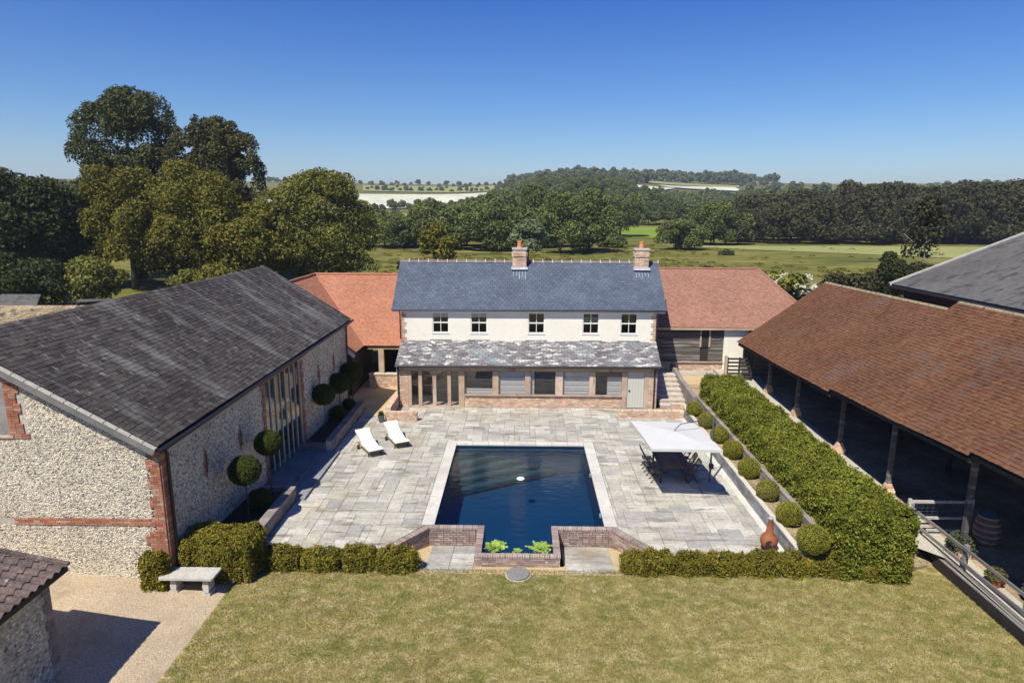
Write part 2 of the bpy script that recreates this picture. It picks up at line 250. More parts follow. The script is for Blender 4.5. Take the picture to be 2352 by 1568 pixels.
MAT['mesh'] = glass_mat('wire_mesh', refl=0.0, alpha=0.7)

# ------------------------------------------------------------------ mesh helpers
class MB:
    def __init__(s): s.v = []; s.f = []; s.t = []; s.n = 0
    def add(s, vs_, fs, tone=0.0):
        b = s.n
        s.v.extend([tuple(p) for p in vs_]); s.n += len(vs_)
        for f_ in fs: s.f.append(tuple(b + i for i in f_)); s.t.append(tone)
        return s
    def hexa(s, p, tone=0.0):   # p: 4 bottom corners (ccw from above) then 4 top corners
        return s.add(p, [(3, 2, 1, 0), (4, 5, 6, 7), (0, 1, 5, 4), (1, 2, 6, 5), (2, 3, 7, 6), (3, 0, 4, 7)], tone)
    def box(s, x0, x1, y0, y1, z0, z1, tone=0.0):
        return s.hexa([(x0, y0, z0), (x1, y0, z0), (x1, y1, z0), (x0, y1, z0), (x0, y0, z1), (x1, y0, z1), (x1, y1, z1), (x0, y1, z1)], tone)
    def obox(s, c, ax, ay, az, hx, hy, hz, tone=0.0):
        c = Vector(c); P = []
        for k in (-1, 1):
            for i, j in ((-1, -1), (1, -1), (1, 1), (-1, 1)):
                P.append(c + ax * (i * hx) + ay * (j * hy) + az * (k * hz))
        return s.hexa(P, tone)
    def bar(s, a, b, w, h, tone=0.0, upv=(0, 0, 1)):
        a = Vector(a); b = Vector(b); d = b - a; L_ = d.length; d.normalize()
        u = Vector(upv); sd = d.cross(u)
        if sd.length < 1e-4: sd = d.cross(Vector((1, 0, 0)))
        sd.normalize(); u = sd.cross(d).normalized()
        return s.obox((a + b) / 2, d, sd, u, L_ / 2, w / 2, h / 2, tone)
    def tube(s, pts, rad, seg=8, tone=0.0, cap=True):
        pts = [Vector(p) for p in pts]; b = s.n; k = len(pts)
        for i, p in enumerate(pts):
            d = (pts[min(i + 1, k - 1)] - pts[max(i - 1, 0)]).normalized()
            a = d.cross(Vector((0.3, 0.1, 1)) if abs(d.z) < 0.9 else Vector((1, 0, 0))).normalized(); c = d.cross(a)
            r = rad[i] if hasattr(rad, '__len__') else rad
            for j in range(seg):
                t = 2 * math.pi * j / seg
                s.v.append(tuple(p + a * (r * math.cos(t)) + c * (r * math.sin(t)))); s.n += 1
        for i in range(k - 1):
            for j in range(seg):
                s.f.append((b + i * seg + j, b + i * seg + (j + 1) % seg, b + (i + 1) * seg + (j + 1) % seg, b + (i + 1) * seg + j)); s.t.append(tone)
        if cap:
            s.f.append(tuple(b + j for j in range(seg))[::-1]); s.t.append(tone)
            s.f.append(tuple(b + (k - 1) * seg + j for j in range(seg))); s.t.append(tone)
        return s
    def lathe(s, prof, c=(0, 0, 0), seg=20, tone=0.0):
        return s.tube([(c[0], c[1], c[2] + z) for r, z in prof], [max(r, 0.001) for r, z in prof], seg, tone)
    def slab(s, A, B, C_, D, off0, off1, tone=0.0):   # quad thickened along its normal from off0 to off1
        A, B, C_, D = map(Vector, (A, B, C_, D)); n = (C_ - A).cross(D - B).normalized()
        return s.hexa([A + n * off0, B + n * off0, C_ + n * off0, D + n * off0, A + n * off1, B + n * off1, C_ + n * off1, D + n * off1], tone)
    def prism(s, poly, vec, tone=0.0):
        k = len(poly); v_ = Vector(vec); P = [Vector(p) for p in poly] + [Vector(p) + v_ for p in poly]
        return s.add(P, [tuple(range(k))[::-1], tuple(range(k, 2 * k))] + [(i, (i + 1) % k, k + (i + 1) % k, k + i) for i in range(k)], tone)
    def mesh(s, name, m, smooth=False):
        me = bpy.data.meshes.new(name); me.from_pydata(s.v, [], s.f); me.materials.append(m)
        a = me.attributes.new('tone', 'FLOAT', 'FACE'); a.data.foreach_set('value', s.t)
        if smooth: me.polygons.foreach_set('use_smooth', [True] * len(me.polygons))
        me.update(); return me
    def build(s, name, m, parent=None, smooth=False, **kw):
        if isinstance(m, str): m = MAT[m]
        o = bpy.data.objects.new(name, s.mesh(name, m, smooth)); link(o, parent)
        for k_, v_ in kw.items(): o[k_] = v_
        return o
WM = {}
def link(o, parent=None, mw=None):
    COL.objects.link(o)
    if mw is not None: o.matrix_basis = mw
    WM[o] = o.matrix_basis.copy()
    if parent is not None:
        o.parent = parent; o.matrix_parent_inverse = WM[parent].inverted()
    return o
def thing(name, label, cat, loc=(0, 0, 0), group=None):
    o = bpy.data.objects.new(name, None); o.empty_display_size = 0.2
    link(o, None, Matrix.Translation(loc)); o['label'] = label; o['category'] = cat
    if group: o['group'] = group
    return o
def tag(o, label, cat, group=None):
    o['label'] = label; o['category'] = cat
    if group: o['group'] = group
    return o
def structure(o): o['kind'] = 'structure'; return o
def dup(root, loc, rz=None, label=None, group=None, scale=None):
    def cp(o, par):
        c = o.copy(); COL.objects.link(c)
        if par is not None: c.parent = par
        for ch in KIDS.get(o, []): cp(ch, c)
        return c
    c = cp(root, None); c.location = loc
    if rz is not None: c.rotation_euler = (0, 0, rz)
    if scale: c.scale = scale
    if label: c['label'] = label
    if group: c['group'] = group
    return c
KIDS = {}
def fix_kids(root):
    def rec(o):
        KIDS[o] = [c for c in ALLOF if c.parent == o]
        for c in KIDS[o]: rec(c)
    global ALLOF
    ALLOF = list(COL.objects); rec(root)
CUBES = {}
def cube_part(name, parent, m, c, ax, ay, az, hx, hy, hz, **kw):
    if m not in CUBES:
        q = MB().box(-1, 1, -1, 1, -1, 1); CUBES[m] = q.mesh('block_' + m, MAT[m])
    o = bpy.data.objects.new(name, CUBES[m])
    M_ = Matrix(((ax[0] * hx, ay[0] * hy, az[0] * hz, c[0]), (ax[1] * hx, ay[1] * hy, az[1] * hz, c[1]), (ax[2] * hx, ay[2] * hy, az[2] * hz, c[2]), (0, 0, 0, 1)))
    o.matrix_basis = M_
    COL.objects.link(o); WM[o] = M_
    if parent is not None: o.parent = parent; o.matrix_parent_inverse = WM[parent].inverted()
    for k_, v_ in kw.items(): o[k_] = v_
    return o
X_, Y_, Z_ = Vector((1, 0, 0)), Vector((0, 1, 0)), Vector((0, 0, 1))

def np_mesh(name, verts, quads, tones, m, smooth=False):
    me = bpy.data.meshes.new(name); nv = len(verts); nf = len(quads)
    me.vertices.add(nv); me.vertices.foreach_set('co', np.asarray(verts, np.float32).ravel())
    me.loops.add(nf * 4); me.loops.foreach_set('vertex_index', np.asarray(quads, np.int32).ravel())
    me.polygons.add(nf); me.polygons.foreach_set('loop_start', np.arange(0, nf * 4, 4, dtype=np.int32))
    me.update(calc_edges=True)
    a = me.attributes.new('tone', 'FLOAT', 'FACE'); a.data.foreach_set('value', np.asarray(tones, np.float32))
    me.materials.append(MAT[m] if isinstance(m, str) else m)
    return me
def leaves(P, Nn, size, spread=0.9, aspect=0.55, rs=NR):
    n = len(P)
    d = Nn + rs.normal(size=(n, 3)) * spread
    d /= np.linalg.norm(d, axis=1)[:, None] + 1e-9
    t = np.cross(d, rs.normal(size=(n, 3))); t /= np.linalg.norm(t, axis=1)[:, None] + 1e-9
    b = np.cross(d, t)
    s = (size * (0.55 + 0.9 * rs.rand(n)))[:, None]
    V = np.stack([P - t * s, P + b * s * aspect, P + t * s, P - b * s * aspect], 1).reshape(-1, 3)
    Q = np.arange(n * 4).reshape(-1, 4)
    return V, Q, rs.rand(n)
def blob_points(blobs, n, rs=NR, low=-0.6, shell=(0.70, 1.16)):
    B = np.array([[*c, *r] for c, r in blobs], float)
    w = (B[:, 3] * B[:, 4] + B[:, 3] * B[:, 5] + B[:, 4] * B[:, 5]); w /= w.sum()
    idx = rs.choice(len(B), n, p=w)
    d = rs.normal(size=(n, 3)); d /= np.linalg.norm(d, axis=1)[:, None]
    d[:, 2] = np.where(d[:, 2] < low, -d[:, 2], d[:, 2])
    rr = (shell[0] + (shell[1] - shell[0]) * rs.rand(n) ** 0.9)[:, None]
    P = B[idx, :3] + d * B[idx, 3:] * rr
    return P, d
def crown_blobs(c, r, k, sub=0.34, rs=NR, bottom=-0.75, flat=0.85):
    """lumps spread through an ellipsoid crown with an uneven outline"""
    out = [((c[0], c[1], c[2]), (r[0] * 0.62, r[1] * 0.62, r[2] * 0.62))]
    for i in range(k):
        d = rs.normal(size=3); d /= np.linalg.norm(d)
        if d[2] < bottom: d[2] = -d[2]
        q = 0.55 + 0.33 * rs.rand()
        s_ = sub * (0.65 + 0.7 * rs.rand())
        out.append(((c[0] + d[0] * r[0] * q, c[1] + d[1] * r[1] * q, c[2] + d[2] * r[2] * q), (r[0] * s_, r[1] * s_, r[2] * s_ * flat)))
    return out
def trunk_mb(h, r, limbs=5, spread=0.5, rs=R, lean=0.0):
    mb = MB(); pts = []; rad = []
    for i in range(6):
        t = i / 5; pts.append((lean * t * h + rs.uniform(-.06, .06) * r * 4 * t, rs.uniform(-.06, .06) * r * 4 * t, h * t)); rad.append(r * (1.25 - t * 0.95) if i else r * 1.5)
    mb.tube(pts, rad, 8)
    for i in range(limbs):
        a = 2 * math.pi * i / max(1, limbs) + rs.uniform(-.4, .4); z = h * rs.uniform(0.35, 0.8)
        L_ = h * spread * rs.uniform(0.6, 1.0); rr = r * 0.45
        mb.tube([(0, 0, z), (math.cos(a) * L_ * .5, math.sin(a) * L_ * .5, z + L_ * .35), (math.cos(a) * L_, math.sin(a) * L_, z + L_ * .8)], [rr, rr * .6, rr * .2], 6)
    return mb
def make_tree(name, label, cat, loc, height, rad, n, size, m, k=26, trunk=0.25, tr=None, group=None, bark='bark', blobs=None, sub=0.34, shape=None, rs=NR, spread=0.9):
    t = thing(name, label, cat, loc, group)
    tr = tr or height * 0.022
    th = height * trunk
    if blobs is None:
        cz = (height + th) / 2 + th * 0.1
        blobs = crown_blobs((0, 0, cz), (rad, rad, (height - th) / 2 * 1.02), k, sub, rs)
    P, d = blob_points(blobs, n, rs)
    V, Q, T = leaves(P, d, size, spread, rs=rs)
    o = bpy.data.objects.new('crown', np_mesh('crown', V, Q, T, m)); o.matrix_basis = Matrix.Translation(loc); COL.objects.link(o)
    o.parent = t; o.matrix_parent_inverse = WM[t].inverted(); WM[o] = o.matrix_basis.copy()
    q = trunk_mb(height * 0.72, tr, 6, 0.35); o2 = bpy.data.objects.new('trunk', q.mesh('trunk', MAT[bark], True)); o2.matrix_basis = Matrix.Translation(loc); COL.objects.link(o2)
    o2.parent = t; o2.matrix_parent_inverse = WM[t].inverted(); WM[o2] = o2.matrix_basis.copy()
    return t

# stepped courses of slates or tiles laid on a (possibly twisted) quad: A,B along the eave, C,D along the ridge
def bil(A, B, C_, D, u, v): return A * ((1 - u) * (1 - v)) + B * (u * (1 - v)) + C_ * (u * v) + D * ((1 - u) * v)
def tiled(parent, A, B, C_, D, gauge, width, thick, m, nparts=0, name='roof_tile', jit=0.25, skip=None, deck='black_wood', camdist=True, sag=None):
    A, B, C_, D = map(Vector, (A, B, C_, D))
    Lv = ((D - A).length + (C_ - B).length) / 2; Lu = max((B - A).length, (C_ - D).length)
    nc = max(1, round(Lv / gauge)); nw = max(1, round(Lu / width))
    N = (B - A).cross(D - A).normalized()
    if N.z < 0: N = -N
    cells = []
    for j in range(nc):
        v0 = j / nc; v1 = min(1.0, (j + 1.12) / nc); off = 0.5 if j % 2 else 0.0
        for i in range(-1, nw + 1):
            u0 = (i + off) / nw; u1 = (i + 1 + off) / nw
            u0 = max(0, u0); u1 = min(1, u1)
            if u1 - u0 < 0.12 / nw: continue
            gap = 0.012 / Lu * (width / 0.25)
            if skip and skip((u0 + u1) / 2, (v0 + v1) / 2): continue
            cells.append((u0 + gap * 0.5, u1 - gap * 0.5, v0, v1))
    S = (lambda p, u, v: p + N * sag(u, v)) if sag else (lambda p, u, v: p)
    def corners(c):
        u0, u1, v0, v1 = c
        h0 = thick * (1 + R.uniform(-jit, jit)); h1 = thick * 0.22
        a = S(bil(A, B, C_, D, u0, v0), u0, v0); b = S(bil(A, B, C_, D, u1, v0), u1, v0); c2 = S(bil(A, B, C_, D, u1, v1), u1, v1); d = S(bil(A, B, C_, D, u0, v1), u0, v1)
        dv = (d - a).normalized() * R.uniform(-1, 1) * gauge * 0.03
        return a + dv, b + dv, c2, d, h0, h1
    cp = Vector((0, 0, CH))
    if nparts:
        cells.sort(key=lambda c: (bil(A, B, C_, D, (c[0] + c[1]) / 2, (c[2] + c[3]) / 2) - cp).length if FRAME(bil(A, B, C_, D, (c[0] + c[1]) / 2, (c[2] + c[3]) / 2)) else 1e6)
    mb = MB()
    for k_, c in enumerate(cells):
        a, b, c2, d, h0, h1 = corners(c)
        P = [a, b, c2, d, a + N * h0, b + N * h0, c2 + N * h1, d + N * h1]
        if k_ < nparts:
            ce = sum(P, Vector()) / 8; ax = ((b - a) + (c2 - d)) / 2; ay = (d + N * ((h1 + 0) / 1) - a - N * h0); ay = ((d - a) + N * (h1 - h0))
            hx = ax.length / 2; hy = ay.length / 2; ax = ax.normalized(); ay = ay.normalized(); az = ax.cross(ay).normalized()
            top = (a + b + c2 + d) / 4 + N * (h0 + h1) / 2
            cube_part(name, parent, m, top - az * thick * 0.5, ax, ay, az, hx, hy, thick * 0.5)
        else: mb.hexa(P, R.random())
    o = None
    if mb.n: o = mb.build(name + 's' if nparts else 'roof_covering', m, parent, kind='stuff')
    MB().slab(A, B, C_, D, -0.14, -0.035).build('roof_deck', deck, parent) if (B - A).cross(D - A).z > 0 else MB().slab(B, A, D, C_, -0.14, -0.035).build('roof_deck', deck, parent)
    return o
def FRAME(p, mx_=1.02):
    q = Vector(p) - Vector((0, 0, CH)); t = q.dot(fw)
    if t <= 0.5: return False
    return abs(FPX * q.dot(rt) / t) < 1176 * mx_ and abs(FPX * q.dot(uu) / t) < 784 * mx_

def brickwork(o, u, n, L_, H_, m, parent, nparts=0, name='brick', bl=0.225, bh=0.075, depth=0.02, mask=None, mortar='mortar', back=0.10, face_name='brickwork', jig=0.004):
    """bricks proud of a mortar backing; o = lower-left corner, u = unit along, n = outward normal"""
    o = Vector(o); u = Vector(u).normalized(); n = Vector(n).normalized()
    rows = max(1, round(H_ / bh)); rh = H_ / rows
    mb = MB(); cnt = 0
    for r in range(rows):
        x = -bl * (0.5 if r % 2 else 0.0)
        while x < L_ - 0.02:
            w_ = bl if (r % 2 == 0 or R.random() < 0.7) else bl / 2
            a = max(0, x); b = min(L_, x + w_); x += w_
            if b - a < 0.03: continue
            zc = (r + 0.5) * rh
            if mask and not mask((a + b) / 2, zc): continue
            c = o + u * ((a + b) / 2) + Z_ * zc + n * (depth / 2 + R.uniform(-jig, jig) - 0.012)
            if cnt < nparts: cube_part(name, parent, m, c, u, n, Z_, (b - a) / 2 - 0.008, depth / 2 + 0.012, rh / 2 - 0.009); cnt += 1
            else: mb.obox(c, u, n, Z_, (b - a) / 2 - 0.008, depth / 2 + 0.012, rh / 2 - 0.009, R.random())
    if mb.n: mb.build(name + 's' if nparts else face_name, m, parent, kind='stuff')
    if mortar and not mask:
        MB().obox(o + u * (L_ / 2) + Z_ * (H_ / 2) - n * (back / 2 + 0.001), u, n, Z_, L_ / 2, back / 2, H_ / 2).build('mortar_backing', mortar, parent)

def flints(parent, o, u, n, L_, H_, mask, dens=75, m='flint', size=0.062, rs=NR, name='flint_stones'):
    """half-buried rounded stones over a wall face"""
    o = np.array(o); u = np.array(u) / np.linalg.norm(u); n = np.array(n) / np.linalg.norm(n); z = np.array([0, 0, 1.])
    step = math.sqrt(1 / dens); P = []
    ny = int(H_ / step * 1.15); nx = int(L_ / step * 0.87)
    for j in range(ny):
        for i in range(nx):
            x = (i + 0.5 + rs.uniform(-.34, .34) + 0.5 * (j % 2)) * L_ / nx; y = (j + 0.5 + rs.uniform(-.25, .25)) * H_ / ny
            if mask(x, y): P.append((x, y))
    P = np.array(P); k = len(P); seg = 6
    ang = np.arange(seg) / seg * 2 * np.pi
    ax = size * (0.75 + 0.65 * rs.rand(k)); ay = size * (0.50 + 0.45 * rs.rand(k)); rotn = rs.uniform(-.5, .5, k)
    V = np.zeros((k, seg * 2, 3)); h = 0.006 + 0.013 * rs.rand(k)
    for s_, (sc, hh) in enumerate(((1.0, 0.0), (0.62, 1.0))):
        for q in range(seg):
            jr = 0.85 + 0.3 * rs.rand(k)
            cx = np.cos(ang[q]) * ax * sc * jr; cy = np.sin(ang[q]) * ay * sc * jr
            xx = cx * np.cos(rotn) - cy * np.sin(rotn); yy = cx * np.sin(rotn) + cy * np.cos(rotn)
            V[:, s_ * seg + q] = o + np.outer(P[:, 0] + xx, u) + np.outer(P[:, 1] + yy, z) + np.outer(h * hh - 0.004, n)
    base = (np.arange(k) * seg * 2)[:, None, None]
    F = [[q, (q + 1) % seg, seg + (q + 1) % seg, seg + q] for q in range(seg)] + [[seg, seg + 1, seg + 2, seg + 3], [seg, seg + 3, seg + 4, seg + 5]]
    Q = (base + np.array(F)[None]).reshape(-1, 4)
    T = np.repeat(rs.rand(k), len(F))
    ob = bpy.data.objects.new(name, np_mesh(name, V.reshape(-1, 3), Q, T, m)); link(ob, parent); ob['kind'] = 'stuff'
    return ob

# ================================================================== TERRAIN
def sstep(a, b, x):
    t = min(1, max(0, (x - a) / (b - a))); return t * t * (3 - 2 * t)
def terrain_z(x, y):
    D = math.hypot(x, y); az = math.atan2(x, y)
    h = float(np.interp(D, [0, 230, 360, 600, 900, 1300, 1700, 2500, 6000], [0, 0.1, 2.2, 13, 33, 57, 52, 30, 0]))
    g = 0.88 + 0.13 * math.exp(-((az - 0.22) / 0.14) ** 2)
    if y < 0: g *= 0.3
    h *= g
    h += 15 * math.exp(-((az - 0.085) / 0.10) ** 2) * sstep(290, 560, D) * (1 - sstep(1000, 1500, D))
    h += mnoise.noise(Vector((x * 0.004, y * 0.004, 0))) * 3.0 * sstep(250, 700, D)
    near = (1 - sstep(44, 56, y)) * (1 - sstep(60, 75, abs(x)))
    if y < -30: near *= 1 - sstep(-30, -60, y) if False else 1
    return h - 2.6 * near * (1 if y > -60 else 0)
rings = [2, 12, 24, 34, 40, 44, 48, 52, 56, 62, 70] + [70 * (1.045 ** i) for i in range(1, 85)]
NA = 288
vt = [(0, 0, terrain_z(0, 0))]; ft = []
for r_ in rings:
    for a in range(NA):
        t = 2 * math.pi * a / NA; x, y = r_ * math.sin(t), r_ * math.cos(t); vt.append((x, y, terrain_z(x, y)))
for a in range(NA): ft.append((0, 1 + (a + 1) % NA, 1 + a))
for i in range(len(rings) - 1):
    for a in range(NA):
        b0 = 1 + i * NA; b1 = b0 + NA
        ft.append((b0 + a, b0 + (a + 1) % NA, b1 + (a + 1) % NA, b1 + a))
tm = MB(); tm.v = vt; tm.f = ft; tm.t = [0] * len(ft); tm.n = len(vt)
structure(tm.build('terrain', 'meadow', None, smooth=True))
def bx(px, D): return D * (px - 1199) / 1500.0      # lateral position at distance D for a compass bearing
def field(name, pa, m, lift=0.5, nu=26, nv=10, label=None):
    """a field draped on the terrain between four (bearing, distance) corners"""
    mb = MB(); V = []
    for j in range(nv + 1):
        for i in range(nu + 1):
            u, v = i / nu, j / nv
            p = [(1 - u) * (1 - v) * pa[0][k] + u * (1 - v) * pa[1][k] + u * v * pa[2][k] + (1 - u) * v * pa[3][k] for k in (0, 1)]
            x, y = bx(p[0], p[1]), p[1]; V.append((x, y, terrain_z(x, y) + lift))
    F = [(j * (nu + 1) + i, j * (nu + 1) + i + 1, (j + 1) * (nu + 1) + i + 1, (j + 1) * (nu + 1) + i) for j in range(nv) for i in range(nu)]
    mb.add(V, F); return structure(mb.build(name, m, None, smooth=True))
field('pale_field', [(1690, 170), (2450, 128), (2500, 186), (1500, 184)], 'field_pale', 0.12)
field('green_field', [(1380, 225), (1540, 225), (1530, 300), (1400, 300)], 'field_green', 0.2)
field('chalk_field', [(640, 440), (1000, 500), (1160, 800), (640, 740)], 'field_white', 0.8)
field('chalk_field', [(1440, 690), (1500, 690), (1540, 790), (1440, 770)], 'field_white', 1.5)
field('chalk_field', [(1520, 800), (1690, 770), (1670, 860), (1500, 830)], 'field_white', 1.8)
field('chalk_field', [(590, 560), (850, 560), (850, 600), (590, 600)], 'field_white', 0.8)
field('hill_field', [(840, 830), (1240, 830), (1220, 1120), (840, 1100)], 'field_pale', 0.9)
field('hill_field', [(1450, 880), (1680, 870), (1680, 1000), (1450, 990)], 'field_pale', 1.2)
field('valley_field', [(860, 330), (1000, 330), (1010, 440), (850, 400)], 'field_pale', 0.4)

# ================================================================== GROUND SHEETS NEAR THE HOUSE
def sheet(name, pts, m, z0=None, thick=0.3, **kw):
    mb = MB(); mb.prism([(p[0], p[1], (p[2] if len(p) > 2 else z0) - thick) for p in pts], (0, 0, thick)); return structure(mb.build(name, m, None, **kw))
LZ = -0.32
sheet('lawn', [(-8.75, -14, LZ), (13.3, -14, LZ), (13.3, 19.4, LZ), (11.5, 18.55, LZ), (-8.75, 18.55, LZ)], 'grass_lawn')
# gravel drive rising gently towards the flint barn
def gz(x):
    return float(np.interp(x, [-30, -13.6, -10.7, -9.3, -8.75], [0.20, 0.20, -0.12, -0.20, -0.335]))
gm = MB(); gx = [-30, -20, -14, -12, -11.2, -10.9, -10.6, -10.35, -10.0, -9.6, -9.2, -9.0, -8.75]
_gz = gz
def gz(x): return sum(_gz(x + k * .12) for k in range(-2, 3)) / 5 if x < -9.0 else _gz(x)
gy = [-14, 0, 6, 10, 12, 14, 15, 16, 17, 18, 19, 19.4]
for y in gy:
    for x in gx: gm.v.append((x, y, gz(x))); gm.n += 1
for j in range(len(gy) - 1):
    for i in range(len(gx) - 1):
        gm.f.append((j * len(gx) + i, j * len(gx) + i + 1, (j + 1) * len(gx) + i + 1, (j + 1) * len(gx) + i)); gm.t.append(0)
structure(gm.build('gravel_drive', 'gravel'))
# thin stone edging between gravel and lawn
yard_pts = [(13.36, -14), (40, -14), (40, 46), (13.36, 46)]
def yz(y): return float(np.interp(y, [-14, 16, 22, 28, 36, 38, 46], [0.0, 0.08, 0.25, 0.5, 0.75, 1.1, 1.1]))
ym = MB(); ys = [-14, 10, 16, 19, 20.7, 22, 25, 28, 32, 36, 38, 46]; xs = [11.85, 14, 18, 26, 40]
for y in ys:
    for x in xs: ym.v.append((x if (x > 12 or y > 20) else 13.42, y, yz(y))); ym.n += 1
for j in range(len(ys) - 1):
    for i in range(len(xs) - 1): ym.f.append((j * 5 + i, j * 5 + i + 1, (j + 1) * 5 + i + 1, (j + 1) * 5 + i)); ym.t.append(0)
structure(ym.build('yard', 'concrete'))
sheet('back_court', [(7.6, 38.6), (20, 38.0), (20, 50), (7.6, 50)], 'concrete', 1.0)
sheet('gravel_path', [(-9.8, 34.3), (-6.95, 32.6), (-6.95, 42.0), (-11.0, 42.0)], 'sandy', 0.02, 0.5)
sheet('back_ground', [(-40, 36.5), (-9.0, 40.0), (-9.0, 56), (-40, 56)], 'meadow', -0.05, 0.5)
# strip of sandy soil and the low sunken paving in front of the pool
for sx in (-1, 1):
    x0, x1 = sorted((sx * 1.42, sx * 4.9))
    sheet('sandy_strip', [(x0, 18.545, LZ + .004), (x1, 18.545, LZ + .004), (x1, 21.0, -0.70), (x0, 21.0, -0.70)], 'sandy')
sheet('sandy_strip', [(-1.43, 18.54, LZ + .012), (1.43, 18.54, LZ + .012), (1.43, 19.1, -0.37), (-1.43, 19.1, -0.37)], 'sandy')

# ================================================================== PATIO
px0, px1, py0, py1 = -8.5, 8.62, 18.95, 34.95
pool = (-3.05, 2.98, 21.1, 29.0); notch = (-1.25, 1.08, 19.25, 21.1)
CW = 0.42
patio = thing('patio', 'terrace', 'terrace', (0, 28, 0)); del patio['label']; del patio['category']; patio['kind'] = 'structure'
# joint bed below the slabs, built round the pool and the low front yard
for (a, b, c, d) in ((px0, pool[0] - .05, 19.6, py1), (pool[1] + .05, px1, 19.6, py1), (pool[0] - .05, pool[1] + .05, pool[3] + .05, py1)):
    pass
def in_front_cut(x, y):     # the sunken yards either side of the pool spout
    if y > 21.1: return False
    return abs(x) < 3.3 + (21.1 - y) * 0.72
def blocked(x0, x1, y0, y1):
    for X1, Y1 in ((x0, y0), (x1, y0), (x1, y1), (x0, y1), ((x0 + x1) / 2, (y0 + y1) / 2)):
        if pool[0] - CW - .02 < X1 < pool[1] + CW + .02 and 21.0 < Y1 < pool[3] + CW + .02: return True
        if in_front_cut(X1, Y1): return True
        if Y1 > 34.72 and -7 < X1 < 7.4: return True
    return False
jb = MB()
jb.box(px0, pool[0] - .03, 21.1, py1, -0.6, -0.012); jb.box(pool[1] + .03, px1, 21.1, py1, -0.6, -0.012); jb.box(pool[0] - .03, pool[1] + .03, pool[3] + .03, py1, -0.6, -0.012)
jb.prism([(px0, py0, -.6), (-4.75, py0, -.6), (-4.75, 19.15, -.6), (-3.3, 21.1, -.6), (px0, 21.1, -.6)], (0, 0, .588))
jb.prism([(4.75, py0, -.6), (px1, py0, -.6), (px1, 21.1, -.6), (3.3, 21.1, -.6), (4.75, 19.15, -.6)], (0, 0, .588))
jb.build('joint_bed', 'joint', patio)
g = 0.255; NXg = int((px1 - px0) / g); NYg = int((py1 - py0) / g); gxs = (px1 - px0) / NXg; gys = (py1 - py0) / NYg
used = np.zeros((NXg, NYg), bool); slabs = []
for j in range(NYg):
    for i in range(NXg):
        if used[i, j]: continue
        opts = [(3, 2), (2, 2), (4, 2), (3, 3), (2, 3), (4, 3), (3, 2), (2, 1), (3, 1), (5, 2)]; R.shuffle(opts)
        for w_, h_ in opts + [(2, 1), (1, 2), (1, 1)]:
            if i + w_ > NXg or j + h_ > NYg or used[i:i + w_, j:j + h_].any(): continue
            used[i:i + w_, j:j + h_] = True; slabs.append((px0 + i * gxs, px0 + (i + w_) * gxs, py0 + j * gys, py0 + (j + h_) * gys)); break
keep = []; cutp = []
def diag(x, y): return abs(x) - (3.34 + (21.1 - y) * 0.72)      # >0 on the patio side of the slanting walls
def clip_poly(P):
    out = []
    for a_, b_ in zip(P, P[1:] + P[:1]):
        da, db = diag(*a_), diag(*b_)
        if da >= 0: out.append(a_)
        if da * db < 0: t = da / (da - db); out.append((a_[0] + (b_[0] - a_[0]) * t, a_[1] + (b_[1] - a_[1]) * t))
    return out
def hit_pool(x0, x1, y0, y1): return x1 > pool[0] - CW - .01 and x0 < pool[1] + CW + .01 and y1 > 21.1 and y0 < pool[3] + CW + .01
def hit_house(x0, x1, y0, y1): return y1 > 34.74 and x1 > -7 and x0 < 7.4
def take(q, depth=0):
    x0, x1, y0, y1 = q
    if x1 - x0 < .05 or y1 - y0 < .05: return
    if y0 < 21.1 < y1 and (abs(x0) < 5 or abs(x1) < 5): take((x0, x1, y0, 21.1)); take((x0, x1, 21.1, y1)); return
    if hit_pool(*q):
        if x0 < pool[0] - CW: take((x0, pool[0] - CW - .012, y0, y1))
        if x1 > pool[1] + CW: take((pool[1] + CW + .012, x1, y0, y1))
        if y1 > pool[3] + CW: take((max(x0, pool[0] - CW - .01), min(x1, pool[1] + CW + .01), pool[3] + CW + .012, y1))
        return
    if hit_house(*q): take((x0, x1, y0, 34.73)) if y0 < 34.6 else None; return
    if y1 <= 21.1 + 1e-6:
        ds = [diag(x, y) for x in (x0, x1) for y in (y0, y1)]
        if max(ds) <= 0 or (x0 < 0 < x1): return
        if min(ds) < 0:
            P = clip_poly([(x0, y0), (x1, y0), (x1, y1), (x0, y1)])
            if len(P) > 2: cutp.append(P)
            return
    keep.append(q)
for s_ in slabs: take(s_)
keep.sort(key=lambda s_: -((s_[1] - s_[0]) * (s_[3] - s_[2])) / ((s_[2]) ** 3))
mbs = MB()
for k_, s_ in enumerate(keep):
    x0, x1, y0, y1 = s_; j_ = 0.009; z1 = R.uniform(-0.006, 0.007)
    cx, cy = (x0 + x1) / 2, (y0 + y1) / 2
    if k_ < 300 - len(cutp):
        a = Vector((1, R.uniform(-.004, .004), R.uniform(-.006, .006))).normalized(); c_ = Vector((0, 0, 1)); b = c_.cross(a).normalized(); c_ = a.cross(b)
        cube_part('paving_slab', patio, 'flag', (cx, cy, z1 - .03), a, b, c_, (x1 - x0) / 2 - j_, (y1 - y0) / 2 - j_, .03)
    else: mbs.box(x0 + j_, x1 - j_, y0 + j_, y1 - j_, -0.05, z1, R.random())
for P in cutp:
    cx = sum(p[0] for p in P) / len(P); cy = sum(p[1] for p in P) / len(P)
    P = [(cx + (p[0] - cx) * .965, cy + (p[1] - cy) * .965, -.05) for p in P]
    MB().prism(P, (0, 0, .05), R.random()).build('paving_slab', 'flag', patio)
mbs.build('paving_slabs', 'flag', patio, kind='stuff')
a, b, c, d = pool
